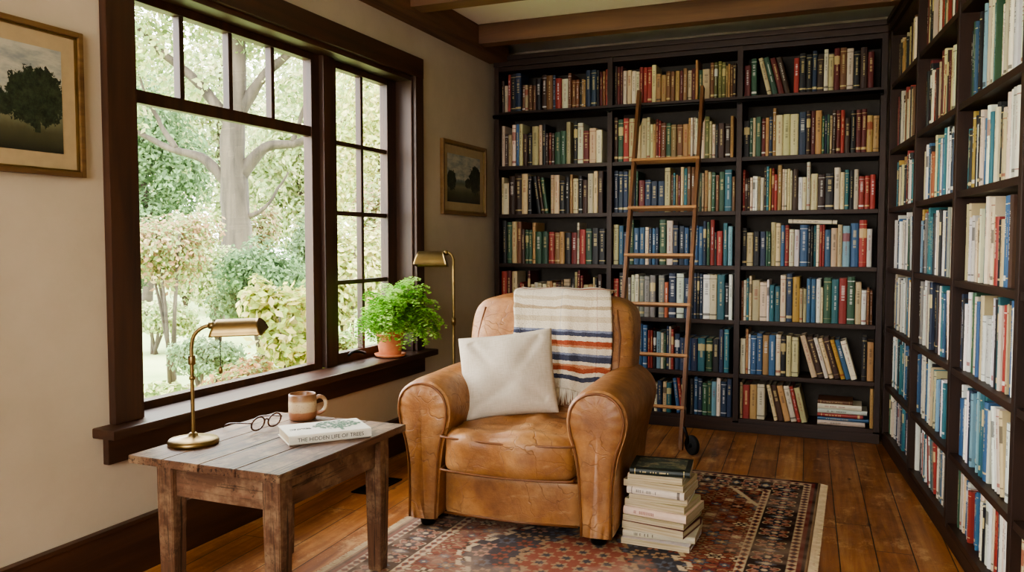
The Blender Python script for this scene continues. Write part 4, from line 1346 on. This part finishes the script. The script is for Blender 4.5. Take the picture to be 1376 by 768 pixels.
tree('oak_tree', 'large spreading tree with pale green leaves outside the window', x, y,
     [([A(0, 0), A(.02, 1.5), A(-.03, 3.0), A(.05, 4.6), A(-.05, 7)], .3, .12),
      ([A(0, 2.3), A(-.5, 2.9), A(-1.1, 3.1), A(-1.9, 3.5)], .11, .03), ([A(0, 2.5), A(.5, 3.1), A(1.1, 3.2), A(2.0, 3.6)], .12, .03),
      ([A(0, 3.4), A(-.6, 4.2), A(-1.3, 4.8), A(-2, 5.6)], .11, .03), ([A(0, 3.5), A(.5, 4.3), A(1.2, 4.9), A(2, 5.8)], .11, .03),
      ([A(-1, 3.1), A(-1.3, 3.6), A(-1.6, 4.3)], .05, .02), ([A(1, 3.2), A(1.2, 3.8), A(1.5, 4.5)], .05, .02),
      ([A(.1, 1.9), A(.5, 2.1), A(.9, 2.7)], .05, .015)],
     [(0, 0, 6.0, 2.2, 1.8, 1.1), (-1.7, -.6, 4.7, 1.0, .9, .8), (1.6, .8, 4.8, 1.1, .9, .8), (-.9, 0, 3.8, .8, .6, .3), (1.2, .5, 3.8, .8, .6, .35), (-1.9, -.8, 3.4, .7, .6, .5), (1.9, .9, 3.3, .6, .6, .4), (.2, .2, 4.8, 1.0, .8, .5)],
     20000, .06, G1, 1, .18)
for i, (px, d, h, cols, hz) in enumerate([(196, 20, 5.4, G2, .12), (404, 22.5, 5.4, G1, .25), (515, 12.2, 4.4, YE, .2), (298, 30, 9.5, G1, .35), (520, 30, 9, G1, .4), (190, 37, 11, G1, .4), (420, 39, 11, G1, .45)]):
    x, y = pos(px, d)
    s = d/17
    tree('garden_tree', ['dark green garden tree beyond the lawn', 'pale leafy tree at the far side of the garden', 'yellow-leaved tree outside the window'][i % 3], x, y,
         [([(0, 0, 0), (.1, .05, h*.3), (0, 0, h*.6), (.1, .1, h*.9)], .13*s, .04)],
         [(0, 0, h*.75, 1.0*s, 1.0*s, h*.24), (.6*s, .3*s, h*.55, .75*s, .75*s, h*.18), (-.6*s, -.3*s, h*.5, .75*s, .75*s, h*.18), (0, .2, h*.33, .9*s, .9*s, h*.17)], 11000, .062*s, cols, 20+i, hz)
shrub('autumn-tinted red and green shrub in the garden', 228, 8.6, 1.1, .55, .48, 7500, .028, AU, 41, .08)
shrub('rounded dark green shrub in the garden', 352, 9.6, .8, .62, .55, 7500, .032, G2, 42, .1)
shrub('tall pale green shrub in the garden', 290, 11.6, .7, .5, .6, 5500, .034, G1, 43, .15)
shrub('low mound of green foliage at the lawn edge', 268, 8.0, .1, .42, .22, 4500, .026, G2, 44, .15)
shrub('low mound of pale foliage at the lawn edge', 205, 11, .2, .6, .28, 4500, .03, G1, 45, .15)
shrub('yellow-green hydrangea shrub close to the window', 388, 5.25, .62, .3, .38, 2800, .034, YE, 46, .05)
shrub('dried orange hydrangea blooms close to the window', 318, 4.75, .34, .27, .2, 3200, .022, AU+['#b88a60', '#a87a52'], 47, .05)
shrub('leafy green plant just outside the window', 210, 4.7, .26, .24, .17, 2400, .024, G1, 48, .05)
shrub('pale yellow shrub outside the narrow window', 470, 7.6, .9, .45, .6, 5500, .034, YE, 50, .2)
shrub('rust-coloured shrub outside the narrow window', 525, 10.5, 1.5, .55, .7, 5500, .036, AU, 51, .2)
shrub('bushy green plant below the window', 446, 6.3, .3, .19, .3, 2800, .026, G1, 49, .05)
for i, px in enumerate((165, 250, 335, 420, 505)):
    shrub('broad hedge bush along the garden boundary', px, 17.5, .9, .68, 1.2, 8500, .055, [G2, G1, AU][i % 3], 60+i, .2)

# ------------------------------------------------------------------ light
w = bpy.data.worlds.new('World'); S.world = w; w.use_nodes = True
nt = w.node_tree; nt.nodes.clear()
bg = nt.nodes.new('ShaderNodeBackground'); wo = nt.nodes.new('ShaderNodeOutputWorld')
tc = nt.nodes.new('ShaderNodeTexCoord'); sp = nt.nodes.new('ShaderNodeSeparateXYZ'); rp = nt.nodes.new('ShaderNodeValToRGB')
nt.links.new(tc.outputs['Generated'], sp.inputs[0]); nt.links.new(sp.outputs[2], rp.inputs[0])
rp.color_ramp.elements[0].position = 0; rp.color_ramp.elements[0].color = (1, .965, .92, 1)
rp.color_ramp.elements[1].position = .6; rp.color_ramp.elements[1].color = (.95, .97, 1, 1)
nt.links.new(rp.outputs[0], bg.inputs[0]); bg.inputs[1].default_value = 15.0
nt.links.new(bg.outputs[0], wo.inputs[0])
def portal(loc, rot, sx, sy):
    l = bpy.data.lights.new('portal', 'AREA'); l.shape = 'RECTANGLE'; l.size = sx; l.size_y = sy
    l.cycles.is_portal = True
    o = bpy.data.objects.new('portal', l); link(o); o.location = loc; o.rotation_euler = rot
portal((-2.61, 3.2, 1.345), (0, radians(-90), 0), 1.64, 2.04)
portal((-.925, -1.35, 1.55), (radians(90), 0, pi), 2.05, 1.6)  # over the added fill opening behind the camera
sl = bpy.data.lights.new('sun', 'SUN'); sl.energy = 2.5; sl.angle = radians(12); sl.color = (1, .93, .8)
so = bpy.data.objects.new('sun', sl); link(so); so.location = (0, 0, 8)
so.rotation_euler = Vector((-.45, .25, -1)).to_track_quat('-Z', 'Y').to_euler()
